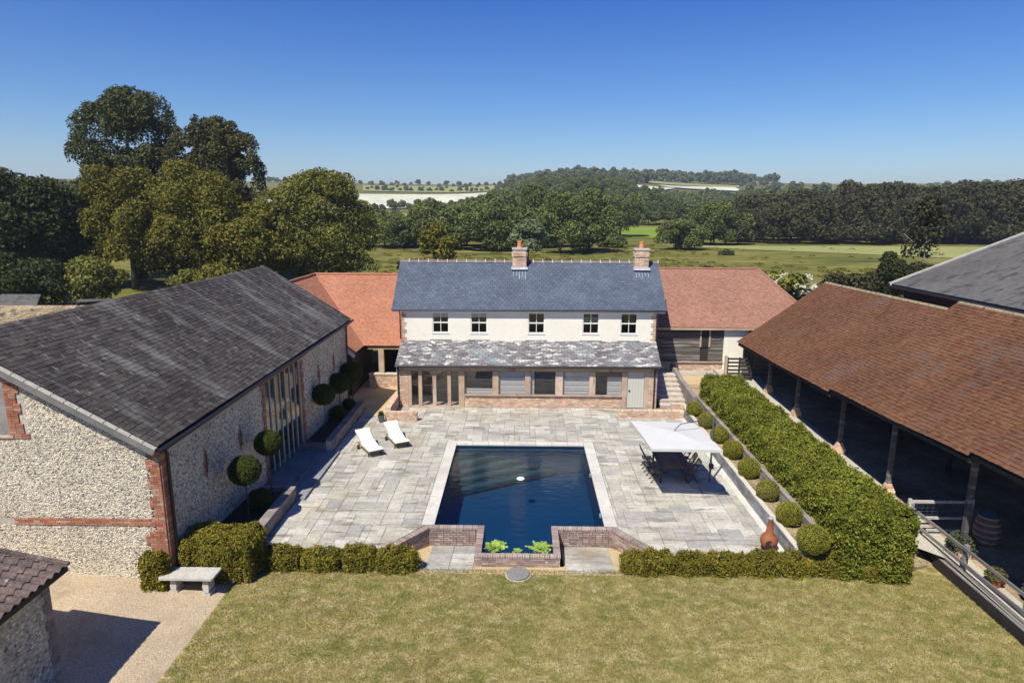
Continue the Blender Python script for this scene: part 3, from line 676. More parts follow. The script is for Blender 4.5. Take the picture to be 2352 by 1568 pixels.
# pale coping slabs round three sides of the pool
def run(a, b, n_):
    return [a + (b - a) * i / n_ for i in range(n_ + 1)]
for side in (0, 1):
    yy = run(21.1, pool[3] + CW, 11)
    for i in range(11):
        xa, xb = (pool[0] - CW, pool[0] + 0.03) if side == 0 else (pool[1] - 0.03, pool[1] + CW)
        cube_part('coping_slab', patio, 'coping_slab', ((xa + xb) / 2, (yy[i] + yy[i + 1]) / 2, -0.015), X_, Y_, Z_, (xb - xa) / 2, (yy[i + 1] - yy[i]) / 2 - .006, .03)
xx = run(pool[0] + 0.035, pool[1] - 0.035, 8)
for i in range(8):
    cube_part('coping_slab', patio, 'coping_slab', ((xx[i] + xx[i + 1]) / 2, pool[3] + CW / 2 - .015, -0.015), X_, Y_, Z_, (xx[i + 1] - xx[i]) / 2 - .006, CW / 2 + .015, .03)
# pale margin strip along the right retaining wall
sheet('margin_strip', [(8.38, 19.2), (8.64, 19.2), (8.64, 33.2), (8.38, 33.2)], 'coping_slab', 0.018, 0.05)

# ================================================================== POOL
poolt = thing('swimming_pool', 'dark blue swimming pool with a narrow brick spout bay at its near end', 'pool', (0, 25, -1.5))
PD = -1.5
pm = MB(); T_ = 0.2
a, b, c, d = pool
pm.box(a - T_, b + T_, c - T_, d + T_, PD - .2, PD)
pm.box(a - T_, a, c - T_, d + T_, PD, -0.05); pm.box(b, b + T_, c - T_, d + T_, PD, -0.05); pm.box(a, b, d, d + T_, PD, -0.05)
pm.box(a, notch[0], c - T_, c, PD, -0.06); pm.box(notch[1], b, c - T_, c, PD, -0.06)
pm.box(notch[0] - .1, notch[1] + .1, notch[2] - .1, c - T_ - .005, PD - .2, PD)
pm.box(notch[0] - .1, notch[0], notch[2] - .1, c - T_, PD, -0.06); pm.box(notch[1], notch[1] + .1, notch[2] - .1, c - T_, PD, -0.06); pm.box(notch[0], notch[1], notch[2] - .1, notch[2], PD, -0.06)
pm.build('basin', 'pool_lining', poolt)
for i in range(5):
    k_ = 1.0 + i * 0.72
    q = MB(); zt = -0.30 - i * 0.22; zb = zt - 0.22 if i < 4 else PD
    q.prism([(a + .004, d - .004, zt - 0.24), (a + .004, d - .004 - k_ * 0.62 - 0.35, zt - 0.24), (a + .004 + k_ * 1.15 + .3, d - .004, zt - 0.24)], (0, 0, 0.23))
    q.build('pool_step', 'pool_step', poolt)
wmb = MB(); WZ = -0.12
wmb.add([(a, c, WZ), (b, c, WZ), (b, d, WZ), (a, d, WZ)], [(0, 1, 2, 3)]); wmb.add([(notch[0], notch[2], WZ), (notch[1], notch[2], WZ), (notch[1], c, WZ), (notch[0], c, WZ)], [(0, 1, 2, 3)])
wmb.build('water', 'water', poolt)
# brick spout walls
pw = thing('brick_pool_wall', 'brick wall wrapping the narrow near end of the pool, coped with soldier bricks', 'wall', (0, 20, -0.5))
def brick_coping(parent, p, q, w=0.225, z=0.0, pitch_=0.078, h=0.065, m='brick_grey', name='coping_brick', cross=None):
    p = Vector(p); q = Vector(q); L_ = (q - p).length; u = (q - p).normalized(); v = cross or Z_.cross(u)
    n_ = max(1, int(L_ / pitch_))
    MB().obox((p + q) / 2 + v * (w / 2) + Z_ * (z - h * 0.62), u, v, Z_, L_ / 2, w / 2 - .012, h * 0.45).build('coping_bed', 'mortar', parent)
    for i in range(n_):
        c_ = p + u * ((i + .5) * L_ / n_) + v * (w / 2 + R.uniform(-.004, .004))
        cube_part(name, parent, m, (c_.x, c_.y, z - h / 2 + R.uniform(-.003, .004)), u, v, Z_, L_ / n_ / 2 - .0085, w / 2, h / 2)
YC = 21.1
# coping runs (top at patio level), lower walls beneath them
brick_coping(pw, (pool[0] - .22, YC, 0), (notch[0] - .225, YC, 0), cross=-Y_, z=.012)
brick_coping(pw, (notch[1] + .225, YC, 0), (pool[1] + .22, YC, 0), cross=-Y_, z=.012)
brick_coping(pw, (notch[0], YC, 0), (notch[0], notch[2], 0), cross=-X_, z=.012)
brick_coping(pw, (notch[1], YC, 0), (notch[1], notch[2], 0), cross=X_, z=.012)
brick_coping(pw, (notch[0] - .225, notch[2], 0), (notch[1] + .225, notch[2], 0), cross=-Y_, z=.012)
for s_ in (-1, 1):
    p = Vector((s_ * 3.29, YC - .02, 0)); q = Vector((s_ * 4.42, 19.55, 0)); u = (q - p).normalized(); n_ = Z_.cross(u) * (1 if s_ < 0 else -1)
    if n_.x * s_ > 0: n_ = -n_
    brick_coping(pw, p, q, cross=n_, z=.012)
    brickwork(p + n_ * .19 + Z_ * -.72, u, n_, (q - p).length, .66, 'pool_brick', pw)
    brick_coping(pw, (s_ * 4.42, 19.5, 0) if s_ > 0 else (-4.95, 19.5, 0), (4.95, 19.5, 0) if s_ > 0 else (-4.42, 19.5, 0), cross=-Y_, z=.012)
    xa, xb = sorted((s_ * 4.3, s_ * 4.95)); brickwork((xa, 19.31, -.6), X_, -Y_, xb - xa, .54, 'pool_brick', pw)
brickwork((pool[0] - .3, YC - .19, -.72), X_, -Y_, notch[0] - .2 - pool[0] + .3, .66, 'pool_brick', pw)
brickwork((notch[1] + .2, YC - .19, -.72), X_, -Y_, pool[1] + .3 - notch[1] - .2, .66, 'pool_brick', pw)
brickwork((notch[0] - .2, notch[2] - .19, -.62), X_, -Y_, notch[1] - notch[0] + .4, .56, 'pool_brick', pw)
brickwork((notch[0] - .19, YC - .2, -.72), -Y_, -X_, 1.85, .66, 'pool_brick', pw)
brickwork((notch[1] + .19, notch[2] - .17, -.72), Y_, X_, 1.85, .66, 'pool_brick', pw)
# sunken paving
for sx in (-1, 1):
    root = thing('low_paving', 'x', 'paving', (sx * 2.4, 19.8, -.5)); del root['label']; del root['category']; root['kind'] = 'structure'
    x0, x1 = sorted((sx * 1.50, sx * 3.05))
    nx, ny = 2, 3; yy_ = [18.66, 19.4, 20.15, 20.88]
    for i in range(nx):
        for j in range(ny):
            xa = x0 + (x1 - x0) * i / nx; xb = x0 + (x1 - x0) * (i + 1) / nx; ya, yb = yy_[j], yy_[j + 1]
            zc = float(np.interp((ya + yb) / 2, [18.54, 21.0], [LZ, -.70])) + .006; ay = Vector((0, 2.46, -.38)).normalized()
            cube_part('paving_slab', root, 'flag', ((xa + xb) / 2, (ya + yb) / 2, zc), X_, ay, X_.cross(ay), (xb - xa) / 2 - .01, (yb - ya) / 2 - .008, .02)
mh = thing('manhole_cover', 'round grey stone cover at the lawn edge in front of the pool', 'cover', (-.06, 18.52, LZ))
MB().lathe([(.30, -.03), (.36, -.03), (.36, .05), (.33, .065), (.0, .07)], (-.06, 18.52, LZ + .02), 28).build('lid', 'grey_wood', mh)
MB().lathe([(.40, -.05), (.40, .015), (.37, .02), (.0, .02)], (-.06, 18.52, LZ), 28).build('rim', 'stone', mh)
fl = MB().lathe([(0, 0), (.14, 0), (.165, .02), (.14, .045), (.0, .05)], (0.0, 25.4, WZ - .01), 24).build('skimmer_float', 'white_plastic')
tag(fl, 'round white disc floating in the middle of the pool', 'pool float')
for (x, y) in ((a + .012, 22.6), (a + .012, 26.2), (b - .012, 22.5), (b - .012, 26.2)):
    MB().box(x - .02, x + .02, y - .06, y + .06, -.34, -.22).build('pool_inlet', 'white_plastic', poolt)
# ferns
def fern(name, label, c, n_fr, L_, rs):
    mb = []; V = []; Q = []; T = []; bse = 0
    for i in range(n_fr):
        a_ = rs.uniform(0, 2 * math.pi); el = rs.uniform(.65, 1.35); ln = L_ * rs.uniform(.7, 1.1); w_ = rs.uniform(.055, .095)
        pts = []
        for k_ in range(6):
            t = k_ / 5; r_ = ln * t * math.cos(el) * (1 + .2 * t); z = ln * (t * math.sin(el) - .55 * t * t * math.sin(el))
            pts.append(Vector((c[0] + math.cos(a_) * r_, c[1] + math.sin(a_) * r_, c[2] + z)))
        sd = Vector((-math.sin(a_), math.cos(a_), 0.15))
        tone = rs.random()
        for k_ in range(5):
            wa = w_ * math.sin(math.pi * (k_ + .35) / 5.6); 
            for s_ in (-1, 1):
                p, q = pts[k_], pts[k_ + 1]
                V += [p, q, q + sd * (s_ * wa) - Vector((0, 0, .02)) - (q - p) * .1, p + sd * (s_ * wa) - Vector((0, 0, .02)) + (q - p) * .25]; Q.append([bse, bse + 1, bse + 2, bse + 3]); T.append((tone + rs.uniform(0, .2)) % 1); bse += 4
    o = bpy.data.objects.new(name, np_mesh(name, np.array([tuple(v) for v in V]), np.array(Q), np.array(T), 'leaf_fern')); link(o); tag(o, label, 'fern'); return o
fern('fern', 'bright green fern in the left corner of the pool spout', (-.80, 19.66, -.13), 60, .50, random.Random(3))
fern('fern', 'bright green fern in the right corner of the pool spout', (.62, 19.64, -.13), 60, .48, random.Random(4))
fern('fern', 'small pale fern between the two larger ferns at the spout', (-.1, 19.5, -.12), 20, .26, random.Random(5))

# ================================================================== HOUSE
house = thing('house', 'white rendered house with blue slate roof, two brick chimneys and stone slate lean-to', 'house', (0.4, 37, 0))
HX0, HX1 = -6.90, 7.66
wall = MB(); wins = [-4.65, -2.45, 0.84, 3.95, 6.12]; WW, WZ0, WZ1 = 0.47, 3.80, 4.99
# upper front wall built round the window openings
zb, zt = 3.20, 5.12; edges = [HX0] + sum([[w - WW, w + WW] for w in wins], []) + [HX1]
for i in range(0, len(edges), 2): wall.box(edges[i], edges[i + 1], 36.8, 37.05, zb, zt)
for w in wins:
    wall.box(w - WW, w + WW, 36.8, 37.05, zb, WZ0); wall.box(w - WW, w + WW, 36.8, 37.05, WZ1, zt)
wall.box(HX0, HX0 + .25, 37.05, 42.6, -.2, zt); wall.box(HX1 - .25, HX1, 37.05, 42.6, -.2, zt); wall.box(HX0 + .25, HX1 - .25, 42.35, 42.6, -.2, zt)
wl_ = wall.build('wall', 'white_wall', house)
for x0, x1 in ((HX0, HX0 + .25), (HX1 - .25, HX1)):   # gables
    MB().prism([(x0, 36.8, zt), (x0, 42.6, zt), (x0, 39.7, 7.45)], (x1 - x0, 0, 0)).build('gable', 'white_wall', house)
# near-black block painted in for the dark rooms behind the windows
MB().box(HX0 + .26, HX1 - .26, 37.9, 42.3, -.2, 5.0).build('dark_room_block', 'interior', house)
for i, w in enumerate(wins):
    fm = MB(); t = .05; y0, y1 = 36.83, 36.92
    fm.box(w - WW, w - WW + t, y0, y1, WZ0, WZ1); fm.box(w + WW - t, w + WW, y0, y1, WZ0, WZ1)
    fm.box(w - WW + t, w + WW - t, y0, y1, WZ0, WZ0 + t); fm.box(w - WW + t, w + WW - t, y0, y1, WZ1 - t, WZ1)
    zm = (WZ0 + WZ1) / 2; fm.box(w - WW + t, w + WW - t, y0 + .01, y1, zm - .03, zm + .03)
    fm.box(w - .016, w + .016, y0 + .02, y1 - .01, WZ0 + t, zm - .03); fm.box(w - .016, w + .016, y0 + .02, y1 - .01, zm + .03, WZ1 - t)
    win = fm.build('window', 'white_paint', house)
    for (xa, xb) in ((w - WW + t, w - .016), (w + .016, w + WW - t)):
        for (za, zc_) in ((WZ0 + t, zm - .03), (zm + .03, WZ1 - t)):
            MB().box(xa, xb, 36.875, 36.885, za, zc_).build('pane', 'glass', win)
    MB().box(w - WW - .04, w + WW + .04, 36.77, 36.83, WZ0 - .055, WZ0).build('sill', 'white_paint', win)
    MB().box(w - WW - .16, w + WW + .16, 36.765, 36.799, 3.385, 3.43).build('flashing', 'lead', house)
    if i in (0, 1): MB().box(w - WW + .06, w + WW - .06, 36.95, 36.96, WZ1 - .30, WZ1 - .05).build('pale_panel', 'pane_backing', win)
    if i == 3: MB().box(w - WW + .06, w + WW - .06, 36.96, 36.97, WZ0 + .35, WZ1 - .35).build('pale_panel', 'pane_backing', win) if False else None
# quoins at the corners
for sx, x in ((-1, HX0), (1, HX1 - .30)):
    for r_ in range(24):
        z = 3.35 + r_ * .075; L_ = .16 if (r_ // 3) % 2 else .28
        xa = x if sx < 0 else x + .30 - L_
        cube_part('quoin_brick', house, 'brick_pale', (xa + L_ / 2, 36.795, z), X_, Y_, Z_, L_ / 2, .012, .033)
# fascia and gutter
MB().box(-7.35, 8.12, 36.60, 36.79, 5.03, 5.17).build('fascia', 'white_paint', house)
MB().tube([(-7.42, 36.55, 5.17), (8.2, 36.55, 5.17)], .055, 8).build('gutter', 'iron', house)
for x in (HX0 - .06, HX1 + .05):
    MB().tube([(x, 36.6, 5.12), (x, 36.72, 4.9), (x, 36.72, 3.45)], .04, 8).build('downpipe', 'iron', house)
# roof
RA, RB, RC, RD = (-7.40, 36.56, 5.22), (8.20, 36.56, 5.22), (8.20, 39.7, 7.66), (-7.40, 39.7, 7.66)
roof = MB(); roof.slab((8.2, 42.84, 5.22), (-7.4, 42.84, 5.22), (-7.4, 39.7, 7.66), (8.2, 39.7, 7.66), -.10, 0); roof = roof.build('roof', 'house_slate', house)
tiled(roof, RA, RB, RC, RD, 0.20, 0.25, 0.014, 'house_slate', 0, 'slate')
n_r = 27
for i in range(n_r):
    x0 = -7.40 + i * 15.6 / n_r; x1 = x0 + 15.6 / n_r - .02
    MB().prism([(x0, 39.56, 7.60), (x0, 39.70, 7.735), (x0, 39.84, 7.60)], (x1 - x0, 0, 0)).build('ridge_tile', 'ridge_slate', roof)
    MB().prism([(x1 - .02, 39.54, 7.60), (x1 - .02, 39.70, 7.79), (x1 - .02, 39.86, 7.60)], (.045, 0, 0)).build('ridge_joint', 'stone', roof)
for k_, (xc, yc) in enumerate(((-.16, 39.45), (7.12, 39.42))):
    w_ = .39
    ch = MB().box(xc - w_ + .02, xc + w_ - .02, yc - .3, yc + .3, 6.9, 8.42).build('chimney', 'mortar', roof)
    for (o_, u_, n_, L_) in (((xc - w_, yc - .3, 7.0), X_, -Y_, 2 * w_), ((xc + w_, yc - .3, 7.0), Y_, X_, .6), ((xc - w_, yc + .3, 7.0), -Y_, -X_, .6)):
        for r_ in range(18):
            z = 7.04 + r_ * .078; wid = .022 if r_ > 12 and r_ < 16 else 0.0
            n_b = 3 if r_ % 2 else 4
            for q in range(n_b):
                L1 = L_ / n_b; c_ = Vector(o_) + u_ * ((q + .5) * L1) + n_ * (.012 + wid); c_.z = z
                cube_part('brick', ch, 'brick_pale', c_, u_, n_, Z_, L1 / 2 - .006, .02 + wid, .033)
    MB().box(xc - w_ - .06, xc + w_ + .06, yc - .37, yc + .37, 8.40, 8.50).build('cap', 'stone', ch)
    MB().lathe([(.17, 0), (.15, .05), (.12, .32), (.145, .36), (.12, .40), (.0, .40)], (xc, yc, 8.49), 16).build('chimney_pot', 'chimney_pot', ch)
    MB().slab((xc - w_ - .10, yc - .47, 6.935 + .365 + .02 - .10), (xc + w_ + .10, yc - .47, 7.22), (xc + w_ + .1, yc - .30, 7.36), (xc - w_ - .1, yc - .30, 7.36), 0, .03).build('flashing', 'lead', ch)
    for q in range(5):
        xs_ = xc - w_ * .9 + q * w_ * .45; L1 = R.uniform(.25, .75)
        sl0 = Vector((0, 3.14, 2.44)).normalized(); N0 = Vector((0, -2.44, 3.14)).normalized()
        p = Vector((xs_, yc - .47, 5.22 + (yc - .47 - 36.56) * 2.44 / 3.14)); c_ = p - sl0 * (L1 / 2) + N0 * .017
        cube_part('streak', ch, 'limescale', c_, X_, sl0, N0, .018, L1 / 2, .0015)
# lean-to
lean = MB().box(-6.86, 7.46, 34.80, 36.79, -.25, -.02).build('lean_to', 'interior_floor', house)
LA, LB, LC, LD = (-6.90, 34.50, 2.44), (7.60, 34.50, 2.44), (7.72, 36.82, 3.36), (-6.94, 36.82, 3.36)
tiled(lean, LA, LB, LC, LD, 0.21, 0.34, 0.026, 'stone_slate', 300, 'stone_slate', jit=.4)
MB().tube([(-6.9, 34.46, 2.40), (7.6, 34.46, 2.40)], .05, 8).build('gutter', 'iron', lean)
FY0, FY1 = 34.80, 34.98
beam = MB().box(-6.86, 7.42, FY0, FY1, 2.06, 2.34).build('beam', 'oak', lean)
posts = [(-6.27, -6.07, -.05), (-5.69, -5.49, 0), (-4.90, -4.70, 0), (-4.08, -3.89, 0), (-3.46, -3.14, 0), (-1.59, -1.26, .7), (.20, .51, .7), (1.88, 2.28, .7), (3.75, 4.08, .7), (5.53, 5.83, 0), (6.76, 7.02, 0)]
for x0, x1, zb in posts:
    cube_part('post', lean, 'oak', ((x0 + x1) / 2, FY0 + .085 - .012, (zb + 2.07) / 2), X_, Y_, Z_, (x1 - x0) / 2, .10, (2.07 - zb) / 2)
# glazing bays with interior behind
MB().box(-6.6, 7.2, 36.6, 36.78, -.02, 3.0).build('inner_wall', 'interior_wall', lean)
bays = [(-5.49, -4.90, 0.05), (-4.70, -4.08, 0.05), (-3.89, -3.46, 0.05), (-6.07, -5.69, .05), (-3.14, -1.59, .74), (-1.26, .20, .74), (.51, 1.88, .74), (2.28, 3.75, .74), (4.08, 5.53, .74)]
for i, (x0, x1, zb) in enumerate(bays):
    MB().box(x0, x1, FY0 + .09, FY0 + .10, zb, 2.06).build('pane', 'glass', lean)
    nb = 4 if zb > .5 else 6
    if i not in (0, 3):
        for q in range(1, nb if zb > .5 else 5):
            z = zb + (2.06 - zb) * q / nb if zb > .5 else .5 + q * .28
            MB().box(x0, x1, FY0 + .06, FY0 + .075, z - .006, z + .006).build('glazing_bar', 'grey_metal', lean)
for (x0, x1, z0_, z1_) in ((-1.26, .20, .74, 2.0), (2.28, 3.75, .74, 2.0), (4.75, 5.53, .74, 1.75), (-3.1, -1.6, .74, 1.05), (.51, .72, .74, 2.0)):  # pale panels set behind the glass to make these bays grey
    MB().box(x0, x1, 34.95, 34.97, z0_, z1_).build('pale_panel', 'pane_backing', lean)
cube_part('sill', lean, 'oak', (1.2, FY0 - .03, .715), X_, Y_, Z_, 4.33, .09, .03)
brickwork((-3.12, FY0, -.05), X_, -Y_, 5.53 + 3.12, .73, 'brick_pale', lean, back=.2)
brickwork((-6.86, FY0, -.05), X_, -Y_, .59, 2.1, 'brick_pale', lean, back=.2)
brickwork((7.02, FY0, -.05), X_, -Y_, .42, 2.1, 'brick_pale', lean, back=.2)
brickwork((-6.86, 36.8, -.05), -Y_, -X_, 2.0, 2.5, 'brick_pale', lean, back=.1)
brickwork((7.45, FY0, -.05), Y_, X_, 2.0, 2.5, 'brick_pale', lean, back=.1)
MB().box(-6.07, -3.14, FY0 - .05, FY0 + .2, -.05, .05).build('threshold', 'oak', lean)
dr = MB().box(5.85, 6.75, FY0 + .03, FY0 + .08, .02, 2.05).build('door', 'door_paint', lean)
for q in range(1, 6): MB().box(5.85 + q * .15 - .003, 5.85 + q * .15 + .003, FY0 + .026, FY0 + .031, .05, 1.7).build('board_joint', 'grey_wood', dr)
MB().box(5.92, 6.0, FY0 + .0, FY0 + .03, .95, 1.05).build('handle', 'iron', dr)
MB().tube([(7.30, 34.44, 2.36), (7.30, 34.72, 2.15), (7.30, 34.72, .0)], .038, 8).build('downpipe', 'iron', lean)
MB().tube([(-6.80, 34.44, 2.36), (-6.80, 34.72, 2.15), (-6.80, 34.72, .0)], .038, 8).build('downpipe', 'iron', lean)

# ================================================================== RIGHT WING (pink tiles, boarded)
rw = thing('boarded_wing', 'boarded wing with pink tiled hipped roof to the right of the white house', 'building', (12, 41, 0))
rr = MB().slab((18.6, 48.8, 3.8), (7.9, 48.8, 3.8), (8.0, 44, 6.87), (15.76, 44, 6.87), -.1, 0).build('roof', 'tile_pink', rw)
tiled(rr, (7.70, 39.15, 3.80), (18.55, 39.15, 3.72), (15.76, 44, 6.87), (7.70, 44, 6.87), .115, .175, .016, 'tile_pink')
tiled(rr, (18.55, 39.15, 3.72), (18.55, 48.8, 3.72), (15.77, 44.05, 6.86), (15.76, 44, 6.87), .115, .175, .016, 'tile_pink')
MB().tube([(7.7, 44, 6.90), (15.76, 44, 6.90)], .07, 8).build('ridge', 'tile_pink', rr)
MB().tube([(15.76, 44, 6.90), (18.55, 39.15, 3.76)], .06, 8).build('hip', 'tile_pink', rr)
MB().box(7.68, 18.3, 39.16, 39.24, 3.62, 3.75).build('fascia', 'oak', rr)
bd = MB().box(7.8, 17.8, 39.56, 39.75, 1.5, 3.75).build('wall', 'black_wood', rw)
MB().box(17.6, 17.8, 39.76, 48, .5, 3.7).build('end_wall', 'black_wood', rw)
zz = 1.54; i = 0
while zz < 3.55:
    h_ = R.uniform(.15, .20); ay = Vector((0, .12, 1)).normalized()
    for (x0, x1) in ((7.8, 11.02), (11.52, 12.4)):
        cube_part('weatherboard', bd, 'board', ((x0 + x1) / 2, 39.53, zz + h_ / 2), X_, ay.cross(X_), ay, (x1 - x0) / 2, .012, h_ / 2 + .01)
    zz += h_; i += 1
MB().box(11.02, 11.52, 39.5, 39.56, 2.5, 3.6).build('doorway', 'interior', bd)
cube_part('post', bd, 'oak', (11.0, 39.48, 3.05), X_, Y_, Z_, .05, .04, .55); cube_part('post', bd, 'oak', (11.55, 39.48, 3.05), X_, Y_, Z_, .05, .04, .55)
brickwork((7.7, 39.5, .6), X_, -Y_, 4.7, .94, 'brick_pale', rw, back=.3, mortar='mortar')
MB().box(12.42, 13.9, 39.45, 39.54, .9, 3.55).build('rendered_panel', 'white_wall', rw)
cube_part('sill_board', rw, 'oak', (10.1, 39.44, 1.56), X_, Y_, Z_, 2.35, .06, .03)

# ================================================================== LEFT WING (orange tiles)
lw = thing('tiled_wing', 'open fronted wing with orange tiled L-shaped roof to the left of the white house', 'building', (-10, 41, 0))
lr = MB().slab((-7.2, 47.5, 2.64), (-13.7, 47.5, 2.64), (-13.7, 43, 6.46), (-7.2, 43, 6.46), -.1, 0).build('roof', 'tile_orange', lw)
tiled(lr, (-9.55, 38.5, 2.64), (-7.12, 38.5, 2.64), (-7.12, 43, 6.46), (-13.7, 43, 6.46), .115, .175, .016, 'tile_orange')
tiled(lr, (-9.70, 36.45, 2.55), (-9.55, 38.5, 2.64), (-13.7, 43, 6.46), (-14.1, 36.45, 6.40), .115, .175, .016, 'tile_orange')
MB().slab((-18.3, 43, 2.6), (-18.3, 36.45, 2.6), (-14.1, 36.45, 6.4), (-13.7, 43, 6.46), -.1, 0).build('rear_slope', 'tile_orange', lr)
MB().tube([(-14.1, 36.4, 6.44), (-13.7, 43, 6.5), ], .07, 8).build('ridge', 'tile_orange', lr)
MB().tube([(-13.7, 43, 6.5), (-7.12, 43, 6.5)], .07, 8).build('ridge', 'tile_orange', lr)
MB().slab((-9.66, 36.40, 2.36), (-9.66, 36.46, 2.36), (-14.1, 36.46, 6.2), (-14.1, 36.40, 6.2), 0, .18).build('bargeboard', 'white_paint', lr)
MB().box(-10.0, -9.85, 36.95, 42.1, -.1, 2.6).build('side_wall', 'black_wood', lw)
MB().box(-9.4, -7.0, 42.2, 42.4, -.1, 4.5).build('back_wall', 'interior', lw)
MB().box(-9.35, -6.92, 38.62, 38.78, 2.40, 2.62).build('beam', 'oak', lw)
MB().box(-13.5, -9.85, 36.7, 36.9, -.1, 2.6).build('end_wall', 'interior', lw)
cube_part('post', lw, 'oak', (-8.55, 38.7, 1.65), X_, Y_, Z_, .16, .11, .76)
brickwork((-9.3, 38.52, -.05), X_, -Y_, 2.4, .88, 'brick_pale', lw, back=.25)
MB().box(-9.32, -6.92, 38.46, 38.80, .83, .91).build('wall_cap', 'coping_slab', lw)

# ================================================================== FLINT BARN
barn = thing('flint_barn', 'long flint barn with a dark slate roof and brick corners on the left', 'barn', (-10.4, 18, 0))
NE, FE, FR, NRg = Vector((-10.36, 17.36, 4.18)), Vector((-9.35, 35.1, 4.82)), Vector((-13.93, 35.1, 7.65)), Vector((-15.9, 17.36, 7.32))
def wx(y): return -10.42 + .046 * (y - 17.55)
YN, YF = 17.58, 34.95
GY0, GY1 = 24.55, 28.25     # glazed doorway
def ztop(y): return 4.12 + (y - 17.5) * .0365
bws = []
for (y0, y1) in ((YN, GY0), (GY1, YF)):
    bws.append(MB().hexa([(wx(y0) - .4, y0, -.4), (wx(y0), y0, -.4), (wx(y1), y1, -.4), (wx(y1) - .4, y1, -.4), (wx(y0) - .4, y0, ztop(y0)), (wx(y0), y0, ztop(y0)), (wx(y1), y1, ztop(y1)), (wx(y1) - .4, y1, ztop(y1))]).build('wall', 'flint_mortar', barn))
bw, bw2 = bws
gable = MB().prism([(-21.2, YN, -.4), (wx(YN) - .002, YN, -.4), (wx(YN) - .002, YN, 4.12), (-15.9, YN, 7.2), (-21.2, YN, 4.2)], (0, .4, 0)).build('gable_wall', 'flint_mortar', barn)
MB().prism([(-18, YF - .4, -.4), (wx(YF) - .42, YF - .4, -.4), (wx(YF) - .42, YF - .4, 4.7), (-13.93, YF - .4, 7.5), (-18, YF - .4, 5)], (0, .39, 0)).build('gable_wall', 'flint_mortar', barn)
# loft opening jamb at the left edge of the gable
gb0 = np.array([-16.5, YN, 0.0])
def quoinx(z):    # inner edge of the brick corner on the gable
    k_ = int((z + 1.0) / .30)
    return -10.42 - (.42 if k_ % 2 else .30) - (0.22 if z < 1.55 else 0)
def gmask(x, z):
    X1 = -16.5 + x
    if X1 > quoinx(z): return False
    if 1.70 < z < 1.92: return False
    if X1 < -14.1 and z > 4.35: return False
    lim = 4.05 + (-10.42 - X1) * .565
    return z < lim - .02
flints(gable, (-16.5, YN, 0.0), (1, 0, 0), (0, -1, 0), 6.1, 6.4, gmask, dens=330, size=.036)
cnt = 0
# brick quoins, band course and jamb as single bricks
z = .22
while z < 4.05:
    k_ = int((z + 1.0) / .30); xl = quoinx(z)
    x = xl; row = int(z / .075)
    first = True
    while x < -10.43:
        L1 = .215 if (row % 2 or not first) else .105; first = False
        x1 = min(x + L1, -10.425)
        if x1 - x > .04: cube_part('brick', gable, 'brick', ((x + x1) / 2, YN - .012, z), X_, Y_, Z_, (x1 - x) / 2 - .005, .02, .0325)
        x += L1 + .0
    z += .075
for r_ in range(3):
    z = 1.745 + r_ * .072; x = -16.4 + (0 if r_ % 2 else .11)
    bmb = MB()
    while x < quoinx(z) - .01:
        x1 = min(x + .225, quoinx(z))
        if x > -15.0: cube_part('brick', gable, 'brick', ((x + x1) / 2, YN - .012, z), X_, Y_, Z_, (x1 - x) / 2 - .005, .02, .031)
        x = x1
z = 4.42; row = 0
while z < 6.35:
    xr = -14.22 - (.0 if (int(z / .3) % 2) else .10); xl = -14.66
    if z < 4.56: xr = -14.08
    x = xr
    while x > xl + .03:
        x0 = max(xl, x - (.215 if row % 2 else .225)); 
        if z < 4.05 + (-10.42 - x) * .565: cube_part('brick', gable, 'brick', ((x + x0) / 2, YN - .012, z), X_, Y_, Z_, (x - x0) / 2 - .005, .02, .0325)
        x = x0
    z += .075; row += 1
MB().box(-15.6, -14.66, YN - .01, YN - .003, 4.5, 6.2).build('loft_door', 'grey_wood', gable)
MB().box(-15.6, -14.55, YN - .05, YN, 4.40, 4.46).build('loft_sill', 'oak', gable)
MB().box(-15.6, -14.25, YN - .03, YN - .002, 6.2, 6.36).build('lintel', 'oak', gable)
# side wall flint with brick dressings round the glazed door
nrm = Vector((1, -.046, 0)).normalized(); uds = Vector((.046, 1, 0)).normalized()
vents = [(19.95, 2.70), (22.35, 2.72), (30.5, 2.95), (32.7, 3.05)]
def smask(y0):
    def f_(s, z):
        y = y0 + s
        if z > ztop(y) - .22: return False
        if y < YN + .36 + (.1 if int(z / .3) % 2 else 0): return False
        if GY0 - .33 < y < GY1 + .33: return False
        for vy, vz in vents:
            if abs(z - vz) < .52 and abs(y - vy) < .20 * (1 - abs(z - vz) / .55): return False
        return True
    return f_
flints(bw, (wx(YN), YN, -.1), tuple(uds), tuple(nrm), GY0 - YN, 5.0, smask(YN), dens=190, size=.047)
flints(bw2, (wx(GY1), GY1, -.1), tuple(uds), tuple(nrm), YF - GY1, 5.0, smask(GY1), dens=150, size=.052)
def side_brick(y, z, hl=.10, parent=bw, name='brick'):
    cube_part(name, parent, 'brick', (wx(y) + .01, y, z), uds, nrm, Z_, hl, .02, .0325)
z = .1
while z < ztop(GY0) - .25:
    w_ = .30 if int(z / .3) % 2 else .2
    side_brick(GY0 - .02 - w_ / 2, z, w_ / 2); side_brick(GY1 + .02 + w_ / 2, z, w_ / 2)
    side_brick(YN + .18, z, .17) if z < 4.0 else None
    z += .078
for vy, vz in vents:
    vt_ = MB(); r_ = -6
    for r_ in range(-6, 7):
        zc = vz + r_ * .075; w_ = .155 * (1 - abs(r_) / 7.2)
        cube_part('brick', bw, 'brick', (wx(vy) + .012, vy, zc), uds, nrm, Z_, w_, .018, .032)
    cube_part('vent_slot', bw, 'interior', (wx(vy) + .022, vy, vz), uds, nrm, Z_, .025, .012, .30)
